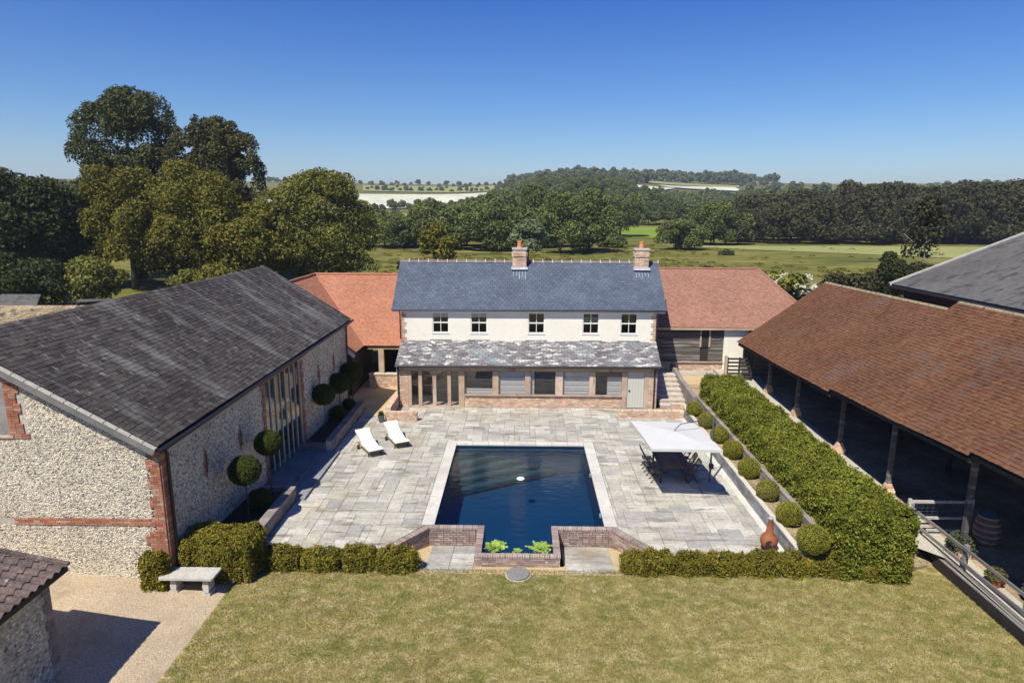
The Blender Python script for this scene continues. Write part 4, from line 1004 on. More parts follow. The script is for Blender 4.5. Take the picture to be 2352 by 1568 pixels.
# glazed doorway
gl = MB()
def gp(y, off, z): return Vector((wx(y) + off, y, z))
dz0 = .10
dw = MB().hexa([gp(GY0, -.35, dz0 - .3), gp(GY0, .02, dz0 - .3), gp(GY1, .02, dz0 - .3), gp(GY1, -.35, dz0 - .3), gp(GY0, -.35, dz0 + .04), gp(GY0, .12, dz0), gp(GY1, .12, dz0), gp(GY1, -.35, dz0 + .04)]).build('glazed_doorway', 'door_paint', barn)
for i in range(8):
    y = GY0 + .06 + (GY1 - GY0 - .12) * i / 7; hy = .055 if i in (0, 7) else .018
    cube_part('mullion', dw, 'door_paint' if 0 < i < 7 else 'oak', gp(y, -.05, (dz0 + ztop(y)) / 2 - .05), uds, nrm, Z_, hy, .025, (ztop(y) - dz0) / 2 - .05)
for i in range(7):
    y = GY0 + .06 + (GY1 - GY0 - .12) * (i + .5) / 7
    cube_part('pane', dw, 'glass', gp(y, -.07, (dz0 + ztop(y)) / 2 - .05), uds, nrm, Z_, .225, .005, (ztop(y) - dz0) / 2 - .06)
    cube_part('transom', dw, 'white_paint', gp(y, -.06, 2.25), uds, nrm, Z_, .225, .02, .02) if i > 6 else None
MB().hexa([gp(GY0 - .4, -.22, ztop(GY0) - .28), gp(GY0 - .4, .03, ztop(GY0) - .28), gp(GY1 + .9, .03, ztop(GY1) - .25), gp(GY1 + .9, -.22, ztop(GY1) - .25), gp(GY0 - .4, -.22, ztop(GY0) - .02), gp(GY0 - .4, .03, ztop(GY0) - .02), gp(GY1 + .9, .03, ztop(GY1) + .0), gp(GY1 + .9, -.22, ztop(GY1) + .0)]).build('lintel', 'brick', barn)
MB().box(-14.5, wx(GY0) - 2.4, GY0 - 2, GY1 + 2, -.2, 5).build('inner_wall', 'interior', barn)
# roof
bsag = lambda u, v: .085 - .04 * math.sin(math.pi * u) * math.sin(math.pi * v) + .02 * math.sin(u * 11 + v * 3)
br_ = MB().slab((-20.5, 35.1, 4.8), (-21.4, 17.36, 4.2), tuple(NRg), tuple(FR), -.1, 0).build('roof', 'barn_slate', barn)
tiled(br_, NE, FE, FR, NRg, .17, .30, .016, 'barn_slate', 300, 'roof_slate', jit=.4, sag=bsag)
# mossy ridge tiles
rv = FR - NRg; nrt = 46
for i in range(nrt):
    p = NRg + rv * (i / nrt); q = NRg + rv * ((i + 1) / nrt) - rv.normalized() * .02; zz_ = R.uniform(-.012, .018) - .04 * math.sin(math.pi * i / nrt)
    s_ = rv.cross(Z_).normalized()
    P = [p - s_ * .17 + Z_ * (zz_ - .06), p + Z_ * (zz_ + .10), p + s_ * .17 + Z_ * (zz_ - .06)]
    MB().prism(P, q - p).build('ridge_tile', 'ridge_moss', br_)
# bargeboard (pale stone verge) and gutter
vdir = (NRg - NE).normalized(); vn = vdir.cross(Vector((0, -1, 0))).normalized()
if vn.z < 0: vn = -vn
MB().obox((NE + NRg) / 2 - vn * .10 + Vector((0, -.04, 0)), vdir, Y_, vn, (NRg - NE).length / 2 + .02, .035, .085).build('bargeboard', 'grey_wood', barn, label='pale grey bargeboard')
for q in range(16):
    a0 = NE.lerp(NRg, q / 16); a1 = NE.lerp(NRg, (q + 1) / 16 - .004)
    MB().obox((a0 + a1) / 2 + vn * .015 + Vector((0, .03, 0)), (a1 - a0).normalized(), Y_, vn, (a1 - a0).length / 2, .10, .025).build('verge_slate', 'stone', br_)
MB().tube([NE + Vector((.07, 0, -.05)), FE + Vector((.07, .1, -.05))], .062, 8).build('gutter', 'iron', barn)
MB().tube([FE + Vector((.05, -.2, -.1)), (wx(34.7) + .09, 34.75, 4.5), (wx(34.7) + .07, 34.75, .1)], .045, 8).build('downpipe', 'iron', barn)
MB().tube([NE + Vector((.04, .35, -.1)), (wx(17.9) + .08, 17.85, 3.9), (wx(17.9) + .07, 17.85, .1)], .045, 8).build('downpipe', 'iron', barn)
MB().hexa([(wx(17.6) - .02, 17.6, 3.95), (wx(17.6) + .05, 17.6, 3.95), (wx(34.9) + .05, 34.9, 4.56), (wx(34.9) - .02, 34.9, 4.56), (wx(17.6) - .02, 17.6, 4.1), (wx(17.6) + .05, 17.6, 4.1), (wx(34.9) + .05, 34.9, 4.72), (wx(34.9) - .02, 34.9, 4.72)]).build('eaves_board', 'black_wood', barn)

# cross wing behind the barn ridge, brown mossy tiles
cw_ = thing('rear_outbuilding', 'low outbuilding with brown mossy tiled roof behind the flint barn ridge', 'building', (-20, 24, 0))
cr_ = MB().slab((-30, 28.6, 3.9), (-30, 24.2, 7.0), (-15.6, 24.2, 7.14), (-15.4, 28.6, 5.2), 0, .1).build('roof', 'ridge_moss', cw_)
tiled(cr_, (-30, 20.2, 4.6), (-15.9, 20.2, 5.6), (-15.6, 24.2, 7.14), (-30, 24.2, 7.0), .16, .2, .02, 'ridge_moss')
MB().box(-29.5, -21.5, 20.6, 28.2, -1, 4.4).build('wall', 'flint_mortar', cw_)

# ================================================================== NEAR LEFT OUTHOUSE
oh = thing('corner_outhouse', 'corner of an outhouse with dark pantile roof beside the gravel', 'building', (-12, 12, -.1))
ow = MB().box(-16, -11.12, 9.0, 13.72, -.4, 2.28).build('wall', 'flint_mortar', oh)
flints(ow, (-11.12, 9.0, -.1), (0, 1, 0), (1, 0, 0), 4.7, 2.35, lambda s, z: s < 4.45, dens=100, size=.055)
z = .2
while z < 2.2:
    w_ = .13 if int(z / .23) % 2 else .09
    cube_part('brick', ow, 'brick_grey', (-11.11, 13.72 - w_, z), Y_, X_, Z_, w_ - .004, .02, .0325); z += .075
rs_ = .20
pr_ = MB().slab((-10.8, 9.0, 2.56), (-10.8, 14.0, 2.56), (-16.5, 14.0, 2.56 + 5.7 * rs_), (-16.5, 9.0, 2.56 + 5.7 * rs_), -.12, -.02).build('roof', 'black_wood', oh)
for i in range(20):      # rows of pantiles running up the slope
    yc = 9.12 + i * .25
    for j in range(8):
        x0 = -10.78 - j * .33; x1 = x0 - .35; z0 = 2.56 + (-10.8 - x0) * rs_ + .03; z1 = z0 + .33 * rs_ - .02
        mb = MB(); seg = 6; P0 = []; P1 = []
        for q in range(seg + 1):
            t = q / seg; dy = (t - .5) * .25; dz = .035 * math.sin(t * 2 * math.pi)
            P0.append((x0, yc + dy, z0 + dz)); P1.append((x1, yc + dy, z1 + dz))
        V = P0 + P1 + [(p[0], p[1], p[2] - .015) for p in P0]
        F = [(q, q + seg + 1, q + seg + 2, q + 1) for q in range(seg)] + [(q, q + 1, 2 * (seg + 1) + q + 1, 2 * (seg + 1) + q) for q in range(seg)]
        mb.add(V, F, R.random()); mb.build('pantile', 'pantile', pr_)
for j in range(8):
    cube_part('verge_tile', pr_, 'pantile', (-10.95 - j * .33, 14.02, 2.60 + j * .33 * rs_), Vector((-1, 0, rs_)).normalized(), Y_, Vector((rs_, 0, 1)).normalized(), .17, .06, .035)
MB().box(-10.86, -10.80, 9, 14.0, 2.40, 2.54).build('fascia', 'black_wood', oh)

# ================================================================== RIGHT OPEN SHED
shed = thing('open_shed', 'long open-fronted shed with brown tiled roof on brick footed posts at right', 'shed', (15, 25, .3))
sr = MB().slab((23.2, 10, 3.6), (23.2, 38.5, 3.2), (17.85, 38.5, 6.55), (17.85, 10, 7.2), -.1, 0).build('roof', 'tile_brown', shed)
shsag = lambda u, v: .10 - .04 * math.sin(math.pi * u) + .03 * math.sin(u * 9) * (1 - v) - .03 * math.sin(v * 3.1)
tiled(sr, (12.98, 26.55, 3.28), (12.88, 38.6, 2.98), (17.80, 38.6, 6.58), (17.80, 27.3, 6.80), .145, .2, .026, 'tile_brown', sag=None, jit=.5) if False else None
def shed_seg(y0, y1, z0, z1, zr0, zr1, nparts, x0=12.98):
    tiled(sr, (x0, y1, z1), (x0, y0, z0), (17.85, y0, zr0), (17.85, y1, zr1), .150, .19, .026, 'tile_brown', nparts, 'roof_tile', sag=shsag, jit=.5)
    MB().tube([(17.85, y0, zr0 + .03), (17.85, y1, zr1 + .03)], .10, 8).build('ridge', 'ridge_moss', sr)
    MB().bar((13.04, y0, z0 - .08), (13.04, y1, z1 - .08), .05, .12).build('fascia', 'black_wood', sr)
shed_seg(26.7, 38.6, 3.27, 2.95, 6.75, 6.55, 0)
shed_seg(18.0, 26.69, 3.88, 3.44, 7.20, 7.12, 0)
shed_seg(9.5, 17.99, 4.40, 4.02, 7.40, 7.22, 0)
sfm = MB()  # added sheet; its brown offsets the blue skylight under the roof
for ya, yb in zip(ys[1:-1], ys[2:]): sfm.hexa([(14.15, ya, yz(ya) - .1), (20.9, ya, yz(ya) - .1), (20.9, yb, yz(yb) - .1), (14.15, yb, yz(yb) - .1), (14.15, ya, yz(ya) + .012), (20.9, ya, yz(ya) + .012), (20.9, yb, yz(yb) + .012), (14.15, yb, yz(yb) + .012)])
sfm.build('shed_floor', 'shed_floor')['kind'] = 'structure'
MB().box(20.9, 21.1, 9.5, 38.3, -.5, 5.2).build('back_wall', 'interior_wall', shed)
MB().box(13.2, 20.9, 38.0, 38.2, .7, 3.0).build('end_wall', 'board', shed)
MB().box(14.0, 14.16, 9.5, 38.2, 3.36, 3.54).build('wall_plate', 'black_wood', shed)
for y in (35.6, 31.8, 27.2, 23.3, 19.0, 14.5):
    zb = yz(y); x = 13.9
    p_ = cube_part('post', shed, 'board', (x, y, (zb + .47 + 3.5) / 2), X_, Y_, Z_, .07, .07, (3.5 - zb - .47) / 2)
    for r_ in range(6):
        w_ = .19 - max(0, r_ - 2) * .03; MB().box(x - w_, x + w_, y - w_, y + w_, zb + r_ * .08, zb + r_ * .08 + .072, R.random()).build('footing_course', 'brick_pale', shed)
# dark things stored under the shed roof: bays
for y in (33.5, 29.5, 25.3, 21.0):
    MB().box(17.4, 17.5, y - .1, y + .1, 0, 4.8).build('inner_post', 'black_wood', shed)
    MB().bar((13.99, y + 1.8, 3.32), (20.9, y + 1.8, 3.32), .18, .22).build('tie_beam', 'black_wood', shed)

# big grey sheeted roof behind
bg_ = thing('grey_roofed_barn', 'large black barn with broad grey sheeted roof at the far right', 'barn', (25, 30, 0))
gr = MB().slab((19.6, 8, 7.2), (19.6, 34.8, 6.93), (33.5, 34.8, 12.55), (33.5, 8, 12.8), -.08, -.004).build('roof', 'asbestos', bg_)
gn = Vector((19.6, 34.8, 6.93)); gdu = Vector((0, -26.8, .25)); gdv = Vector((13.9, 0, 5.6)); cor = MB()
nx_, ny_ = 10, 16
for j in range(6):
    for i in range(22):
        u0, u1 = i / 22, (i + 1) / 22; v0, v1 = j / 6, (j + 1.04) / 6
        P = [gn + gdu * u + gdv * v for u, v in ((u0 + .001, v0), (u1 - .001, v0), (u1 - .001, v1), (u0 + .001, v1))]; N = Vector((-.37, 0, .93))
        cor.hexa([P[0], P[3], P[2], P[1], P[0] + N * .03, P[3] + N * .012, P[2] + N * .012, P[1] + N * .03], R.random())
cor.build('roof_sheets', 'asbestos', gr, kind='stuff')
MB().bar((19.5, 34.86, 6.98), (33.5, 34.86, 12.62), .10, .16).build('verge', 'stone', gr)
MB().tube([(19.52, 8, 7.13), (19.52, 34.9, 6.86)], .07, 8).build('gutter', 'iron', gr)
MB().box(20.1, 20.3, 8, 34.5, -.5, 6.95).build('wall', 'black_wood', bg_)
MB().prism([(20.3, 34.3, -.5), (33.3, 34.3, -.5), (33.3, 34.3, 12.3), (20.3, 34.3, 7.1)], (0, .2, 0)).build('gable_wall', 'black_wood', bg_)

# ================================================================== LEFT SIDE PLANTERS, STEPS
def stone_wall(name, label, x0, x1, y0, y1, z0, z1, m, side, course=.14, blen=.38, cat='wall', coping=None):
    """low wall whose visible face (side=+1: faces +x, -1: faces -x) is laid with separate stones"""
    t = thing(name, label, cat, ((x0 + x1) / 2, (y0 + y1) / 2, z0))
    MB().box(x0, x1, y0, y1, z0, z1 - .005).build('core', 'mortar', t)
    rows = max(1, round((z1 - z0) / course)); rh = (z1 - z0) / rows
    for r_ in range(rows):
        y = y0 - R.uniform(0, blen * .6)
        while y < y1:
            L1 = blen * R.uniform(.6, 1.5); a_ = max(y, y0); b_ = min(y + L1, y1); y += L1
            if b_ - a_ < .05: continue
            x = x1 + .005 if side > 0 else x0 - .005
            cube_part('stone', t, m, (x + R.uniform(-.006, .008) * side, (a_ + b_) / 2, z0 + (r_ + .5) * rh), Y_, X_, Z_, (b_ - a_) / 2 - .007, .02, rh / 2 - .006)
    if coping:
        y = y0
        while y < y1 - .05:
            L1 = min(coping, y1 - y); cube_part('coping_stone', t, m, ((x0 + x1) / 2 + side * .01, y + L1 / 2, z1 + .015), Y_, X_, Z_, L1 / 2 - .006, (x1 - x0) / 2 + .03, .022); y += L1
    return t
stone_wall('planter_wall', 'long low stone planter wall in the barn shade nearest the lawn', -8.82, -8.55, 19.1, 23.0, -.1, .50, 'brown_stone', 1, coping=.45)
stone_wall('planter_wall', 'low stone planter wall in the barn shade beyond the steps', -8.82, -8.55, 27.85, 34.2, -.1, .52, 'brown_stone', 1, coping=.45)
for (y0, y1) in ((23.0, 23.2), (27.65, 27.85), (34.0, 34.2)):
    MB().box(-9.95, -8.83, y0, y1, -.1, .47).build('planter_end', 'brown_stone')['kind'] = 'structure'
sheet('planter_soil', [(-10.5, 19.1), (-8.83, 19.1), (-8.83, 22.98), (-10.2, 22.98)], 'dark_soil', .30, .5)
sheet('planter_soil', [(-10.0, 27.87), (-8.83, 27.87), (-8.83, 33.98), (-9.75, 33.98)], 'dark_soil', .30, .5)
st = thing('door_steps', 'two broad stone steps below the glazed barn doorway', 'steps', (-8.9, 25.4, 0))
MB().box(-10.05, -8.86, 23.22, 27.63, -.1, .20).build('landing', 'wall_stone', st)
MB().box(-8.86, -8.18, 22.9, 27.72, -.1, .10).build('step', 'wall_stone', st)

# ================================================================== RIGHT SIDE BED, BACK WALL, HEDGE
stone_wall('retaining_wall', 'long low grey stone wall along the right edge of the patio', 8.66, 8.84, 18.95, 34.0, -.1, .50, 'wall_stone', -1, .15, .6, coping=None)
MB().box(8.84, 9.52, 18.85, 34.0, -.4, .42).build('bed_soil', 'soil')['kind'] = 'structure'
stone_wall('bed_back_wall', 'brown stone wall between the box balls and the tall hedge', 9.50, 9.62, 18.9, 34.2, .3, .86, 'brown_stone', -1, .14, .34, coping=.5)
MB().box(9.64, 11.9, 18.95, 36.4, -.4, .80).build('hedge_bed', 'soil')['kind'] = 'structure'
for i, y in enumerate(run(18.5, 33.9, 60)[:-1]):   # broken slate edging under the hedge
    pass
def foliage_obj(name, P, d, size, m, parent=None, spread=.9, rs=NR, aspect=.55):
    V, Q, T = leaves(np.asarray(P, float), np.asarray(d, float), size, spread, aspect, rs)
    o = bpy.data.objects.new(name, np_mesh(name, V, Q, T, m)); link(o, parent); return o
def hedge_pts(x0, x1, y0, y1, z0, z1, n, rs=NR, rough=.10, rnd=.22, lump=1.3):
    """points over a clipped hedge box with soft corners and an uneven surface"""
    hx, hy, hz = (x1 - x0) / 2, (y1 - y0) / 2, (z1 - z0)
    areas = np.array([hx * hy * 4, 2 * hy * hz, 2 * hy * hz, 2 * hx * hz, 2 * hx * hz]); f_ = rs.choice(5, n, p=areas / areas.sum())
    u, v = rs.rand(n), rs.rand(n)
    P = np.zeros((n, 3)); N = np.zeros((n, 3))
    for k_ in range(5):
        s_ = f_ == k_
        if k_ == 0: P[s_] = np.c_[x0 + u[s_] * 2 * hx, y0 + v[s_] * 2 * hy, np.full(s_.sum(), z1)]; N[s_] = (0, 0, 1)
        elif k_ < 3: P[s_] = np.c_[np.full(s_.sum(), x0 if k_ == 1 else x1), y0 + u[s_] * 2 * hy, z0 + v[s_] * hz]; N[s_] = (-1 if k_ == 1 else 1, 0, 0)
        else: P[s_] = np.c_[x0 + u[s_] * 2 * hx, np.full(s_.sum(), y0 if k_ == 3 else y1), z0 + v[s_] * hz]; N[s_] = (0, -1 if k_ == 3 else 1, 0)
    c = np.array([(x0 + x1) / 2, (y0 + y1) / 2, 0]); 
    # round the upper edges
    ex = np.clip((np.abs(P[:, 0] - c[0]) - (hx - rnd)) / rnd, 0, 1); ey = np.clip((np.abs(P[:, 1] - c[1]) - (hy - rnd)) / rnd, 0, 1); ez = np.clip((P[:, 2] - (z1 - rnd)) / rnd, 0, 1)
    q = np.maximum(ex, ey); P[:, 2] -= rnd * .55 * q * ez; P[:, 0] -= np.sign(P[:, 0] - c[0]) * rnd * .45 * ex * ez; P[:, 1] -= np.sign(P[:, 1] - c[1]) * rnd * .45 * ey * ez
    P[:, 0] -= np.sign(P[:, 0] - c[0]) * rnd * .4 * ex * ey; P[:, 1] -= np.sign(P[:, 1] - c[1]) * rnd * .4 * ex * ey
    w = np.sin(P[:, 0] * lump * 2.1 + 1.3) * np.sin(P[:, 1] * lump * 1.9 + .4) + .7 * np.sin(P[:, 0] * lump * 5 + P[:, 2] * 4) * np.sin(P[:, 1] * lump * 4.4 + P[:, 2] * 5)
    P += N * (w * rough + rs.normal(size=n) * rough * .55 - rough * .3)[:, None]
    return P, N
def hedge(name, label, boxes, dens, size, m, core=True, rough=.09, group=None, lump=1.3, spread=.9, extra=None):
    t = thing(name, label, 'hedge', ((boxes[0][0] + boxes[0][1]) / 2, (boxes[0][2] + boxes[0][3]) / 2, boxes[0][4]), group)
    Ps, Ns = [], []
    cm = MB()
    for b_ in boxes:
        x0, x1, y0, y1, z0, z1 = b_
        A_ = (x1 - x0) * (y1 - y0) + 2 * (z1 - z0) * ((x1 - x0) + (y1 - y0))
        P, N = hedge_pts(x0, x1, y0, y1, z0, z1, int(A_ * dens), rough=rough, lump=lump); Ps.append(P); Ns.append(N)
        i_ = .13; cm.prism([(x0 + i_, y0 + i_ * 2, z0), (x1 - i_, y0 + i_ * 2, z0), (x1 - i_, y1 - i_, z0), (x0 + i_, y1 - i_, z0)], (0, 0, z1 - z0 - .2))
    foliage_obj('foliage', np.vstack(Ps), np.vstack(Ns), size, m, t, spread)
    cm.build('dark_core', 'hedge_core', t)
    if extra:
        P, N = hedge_pts(*extra[0], extra[1], rough=rough * 1.2); s_ = P[:, 2] > extra[0][4] + .25
        foliage_obj('new_growth', P[s_], N[s_], size, extra[2], t, spread, label='bright yellow new growth') if False else foliage_obj('new_growth', P[s_], N[s_], size * .9, extra[2], t, spread)
    return t
hedge('laurel_hedge', 'long tall clipped green hedge running from the wing down to the lawn on the right', [(9.75, 11.85, 20.2, 34.6, .80, 2.02), (9.8, 12.1, 18.35, 20.4, -.35, 1.95)], 1500, .043, 'leaf_hedge', rough=.11,
      extra=((10.1, 11.2, 30.3, 31.9, 1.2, 2.12), 900, 'leaf_hedge_yellow'))
hedge('low_hedge', 'low lumpy clipped hedge along the lawn edge to the right of the pool', [(3.2, 4.9, 18.5, 19.15, -.35, .36), (4.8, 7.2, 18.52, 19.12, -.35, .32), (7.1, 8.9, 18.5, 19.15, -.35, .38), (8.8, 10.6, 18.52, 19.2, -.35, .34), (10.5, 11.2, 18.3, 18.9, -.35, .30)], 1900, .031, 'leaf_yew', rough=.085, lump=2.6)
hedge('low_hedge', 'low lumpy clipped hedge along the lawn edge to the left of the pool', [(-8.2, -6.9, 18.55, 19.2, -.35, .36), (-7.0, -5.6, 18.5, 19.15, -.35, .32), (-5.7, -4.5, 18.5, 19.15, -.35, .42), (-4.6, -3.2, 18.45, 19.1, -.35, .40)], 1900, .031, 'leaf_yew', rough=.085, lump=2.6)
hedge('block_hedge', 'dense square clipped hedge at the corner of the flint barn behind the bench', [(-11.15, -10.32, 16.98, 17.54, -.12, 1.04), (-10.40, -8.1, 17.72, 19.1, -.2, 1.12)], 1800, .033, 'leaf_yew', rough=.07, lump=1.8)

# box balls in the right bed
def ball(name, label, c, r, m, dens=3800, size=.018, group=None, cat='shrub', flat=.95, parent=None):
    n = int(4 * math.pi * r * r * dens)
    d = NR.normal(size=(n, 3)); d /= np.linalg.norm(d, axis=1)[:, None]
    w = np.sin(d[:, 0] * 6 + c[1]) * np.sin(d[:, 1] * 7 + c[0]) * .035 + NR.normal(size=n) * .028
    P = d * (r * (1 + w))[:, None]; P[:, 2] *= flat; P += np.array(c)
    t = thing(name, label, cat, (c[0], c[1], c[2] - r * flat), group) if parent is None else parent
    foliage_obj('foliage' if parent is None else 'head', P, d, size, m, t)
    MB().lathe([(r * .86 * math.cos(a_), r * .86 * flat * math.sin(a_)) for a_ in [(-90 + 18 * i) * math.pi / 180 for i in range(11)]], c, 14).build('dark_core', 'hedge_core', t)
    return t
bp = [(8.93, 32.4, .40, 'small olive box ball at the far end of the right bed, below the brick steps'),
      (9.02, 30.5, .40, 'clipped green box ball, second from the far end of the right bed'),
      (9.08, 28.5, .40, 'clipped box ball crossed by the parasol pole, third from the far end of the bed'),
      (9.08, 26.6, .42, 'clipped green box ball just right of the parasol canopy corner'),
      (9.10, 24.6, .42, 'clipped green box ball beside the parasol base in the right bed'),
      (9.10, 22.55, .40, 'yellowish dry box ball, third from the lawn end of the right bed'),
      (9.12, 20.65, .42, 'clipped green box ball, second from the lawn end of the right bed'),
      (9.15, 18.85, .47, 'largest bright green box ball, at the lawn end of the right bed')]
MAT['leaf_box_dry'] = leaf('leaf_box_dry', [(0.22, 0.20, 0.040), (0.28, 0.25, 0.055), (0.15, 0.15, 0.030)], 0.15)
for i, (x, y, r_, lb) in enumerate(bp):
    ball('box_ball', lb, (x, y, .42 + r_ * .88), r_, 'leaf_box_dry' if i in (5,) else 'leaf_box', group='clipped box balls in the bed beside the patio')
# lollipop trees in the barn planters
tp = [(-9.4, 20.74, 2.12, .52, 'clipped lollipop tree nearest the lawn against the flint barn'),
      (-9.4, 22.84, 2.32, .48, 'clipped lollipop tree just left of the glazed barn doorway'),
      (-9.4, 29.74, 2.15, .52, 'clipped lollipop tree first beyond the glazed barn doorway'),
      (-9.4, 32.3, 2.0, .54, 'clipped lollipop tree second beyond the glazed barn doorway'),
      (-9.15, 33.9, 2.15, .60, 'clipped lollipop tree at the far end of the barn planter')]
for x, y, z, r_, lb in tp:
    t = thing('topiary_tree', lb, 'tree', (x, y, .3), 'lollipop trees along the flint barn')
    MB().tube([(x, y, .25), (x + .02, y, 1.0), (x, y, z - r_ * .6)], [.028, .024, .02], 8).build('trunk', 'bark', t)
    ball('', '', (x, y, z), r_, 'leaf_topiary', parent=t, dens=2000, size=.026)
ball('planter_bush', 'dark rounded bush low in the near barn planter', (-9.35, 21.6, .62), .42, 'leaf_topiary', size=.03, dens=1500)
ball('planter_bush', 'dark rounded bush low in the far barn planter', (-9.3, 31.6, .62), .40, 'leaf_topiary', size=.03, dens=1500)
ball('planter_bush', 'small dark bush at the far end of the barn planter', (-9.2, 33.3, .55), .34, 'leaf_topiary', size=.03, dens=1500)

# ================================================================== LOW BRICK WALLS BY THE HOUSE, STEPS
w1 = thing('low_brick_wall', 'short low brick wall on the patio behind the loungers', 'wall', (-6.2, 32.4, 0))
brickwork((-7.05, 32.22, -.02), X_, -Y_, 1.65, .45, 'brick_pale', w1, back=.24)
brickwork((-5.40, 32.22, -.02), Y_, X_, .26, .45, 'brick_pale', w1, mortar=None)
brick_coping(w1, (-7.05, 32.20, 0), (-5.38, 32.20, 0), w=.28, z=.50, cross=Y_, m='brick_pale')
w2 = thing('side_brick_wall', 'low brick wall running back to the left corner of the house', 'wall', (-6.9, 33.5, 0))
brickwork((-6.82, 32.52, -.02), Y_, X_, 2.25, .62, 'brick_pale', w2, back=.24)
brick_coping(w2, (-7.06, 32.52, 0), (-7.06, 34.76, 0), w=.26, z=.66, cross=X_, m='brick_pale')
bt = thing('dark_planter', 'small dark green pot on the end of the low brick wall', 'pot', (-7.15, 32.35, .0))
MB().lathe([(.10, 0), (.14, .02), (.17, .34), (.19, .36), (.15, .37), (.0, .34)], (-7.22, 32.1, .01), 16).build('pot', 'grey_metal', bt)
ball('', '', (-7.22, 32.1, .46), .13, 'leaf_topiary', parent=bt, dens=2500, size=.02)
w3 = thing('low_brick_wall', 'low brick wall on the patio in front of the pale green door', 'wall', (6.8, 33.3, 0))
brickwork((5.15, 33.1, -.02), X_, -Y_, 3.45, .36, 'brick_pale', w3, back=.24)
brick_coping(w3, (5.15, 33.08, 0), (8.62, 33.08, 0), w=.27, z=.41, cross=Y_, m='brick_pale')
brickwork((8.0, 33.36, .38), X_, -Y_, .62, .34, 'brick_pale', w3, back=.24)
st2 = thing('garden_steps', 'flight of brick and stone steps rising between the house and the hedge', 'steps', (8.6, 36, 0))
for i in range(7):
    y = 34.9 + i * .50; z = .16 * (i + 1)
    brickwork((7.75, y, z - .16), X_, -Y_, 1.45, .12, 'brick_pale', st2, back=.3, face_name='riser')
    cube_part('tread', st2, 'stone', (8.48, y + .25, z - .02), X_, Y_, Z_, .74, .28, .022)
sw = MB().prism([(9.22, 33.9, .2), (9.22, 39.5, .2), (9.22, 39.5, 1.45), (9.22, 36.6, 1.1), (9.22, 33.9, .98)], (.24, 0, 0)).build('step_side_wall', 'brown_stone')
tag(sw, 'brown stone wall with sloping top beside the garden steps', 'wall')
MB().box(9.46, 12.0, 36.41, 39.4, -.2, .98).build('upper_ground', 'sandy')['kind'] = 'structure'

# ================================================================== FURNITURE
def lounger():
    t = thing('sun_lounger', 'x', 'sun lounger', (0, 0, 0))
    # foot at y=0, head towards +y ; local frame
    w = .34; prof = [(0.0, .34), (.25, .325), (.6, .32), (.95, .345), (1.25, .47), (1.55, .64), (1.82, .80)]
    V = [(-w, y, z) for y, z in prof] + [(w, y, z) for y, z in prof]; k_ = len(prof)
    V += [(x, y, z - .022) for x, y, z in V]
    F = [(i, k_ + i, k_ + i + 1, i + 1) for i in range(k_ - 1)] + [(2 * k_ + i + 1, 3 * k_ + i + 1, 3 * k_ + i, 2 * k_ + i) for i in range(k_ - 1)] + [(i + 1, 2 * k_ + i + 1, 2 * k_ + i, i) for i in range(k_ - 1)] + [(k_ + i, 3 * k_ + i, 3 * k_ + i + 1, k_ + i + 1) for i in range(k_ - 1)] + [(0, 2 * k_, 3 * k_, k_), (k_ - 1, 2 * k_ - 1, 4 * k_ - 1, 3 * k_ - 1)]
    MB().add(V, F).build('sling', 'sling', t, smooth=False)
    fr_ = MB()
    for s_ in (-1, 1):
        x = s_ * (w - .02); fr_.bar((x, .02, .27), (x, 1.55, .27), .035, .06)
        fr_.bar((x, .02, .30), (x, 0.95, .32), .03, .03); fr_.bar((x, .95, .31), (x, 1.82, .765), .03, .04)
    fr_.bar((-w, .04, .29), (w, .04, .29), .04, .05); fr_.bar((-w, 1.5, .27), (w, 1.5, .27), .04, .05); fr_.bar((-w, 1.8, .77), (w, 1.8, .77), .04, .03)
    fr_.bar((-.25, 1.35, .27), (-.25, 1.5, .60), .03, .03); fr_.bar((.25, 1.35, .27), (.25, 1.5, .60), .03, .03)
    fr_.build('frame', 'teak', t)
    for x in (-w + .04, w - .04):
        for y in (.22, 1.42):
            MB().box(x - .025, x + .025, y - .03, y + .03, .005, .27).build('leg', 'dark_wood', t)
    for x in (-w - .03, w + .03):
        MB().tube([(x - .02, 1.42, .10), (x + .02, 1.42, .10)], .095, 14).build('wheel', 'dark_wood', t)
    return t
l1 = lounger(); fix_kids(l1)
G = 'sun loungers by the pool'
l1['label'] = 'cream sun lounger nearer the barn, left one of the pair'; l1['group'] = G
l1.location = (-6.40, 27.30, 0); l1.rotation_euler = (0, 0, math.atan2(.97, 1.46))
l2 = dup(l1, (-5.43, 28.34, 0), math.atan2(.88, 1.60), 'cream sun lounger nearer the pool, right one of the pair', G)

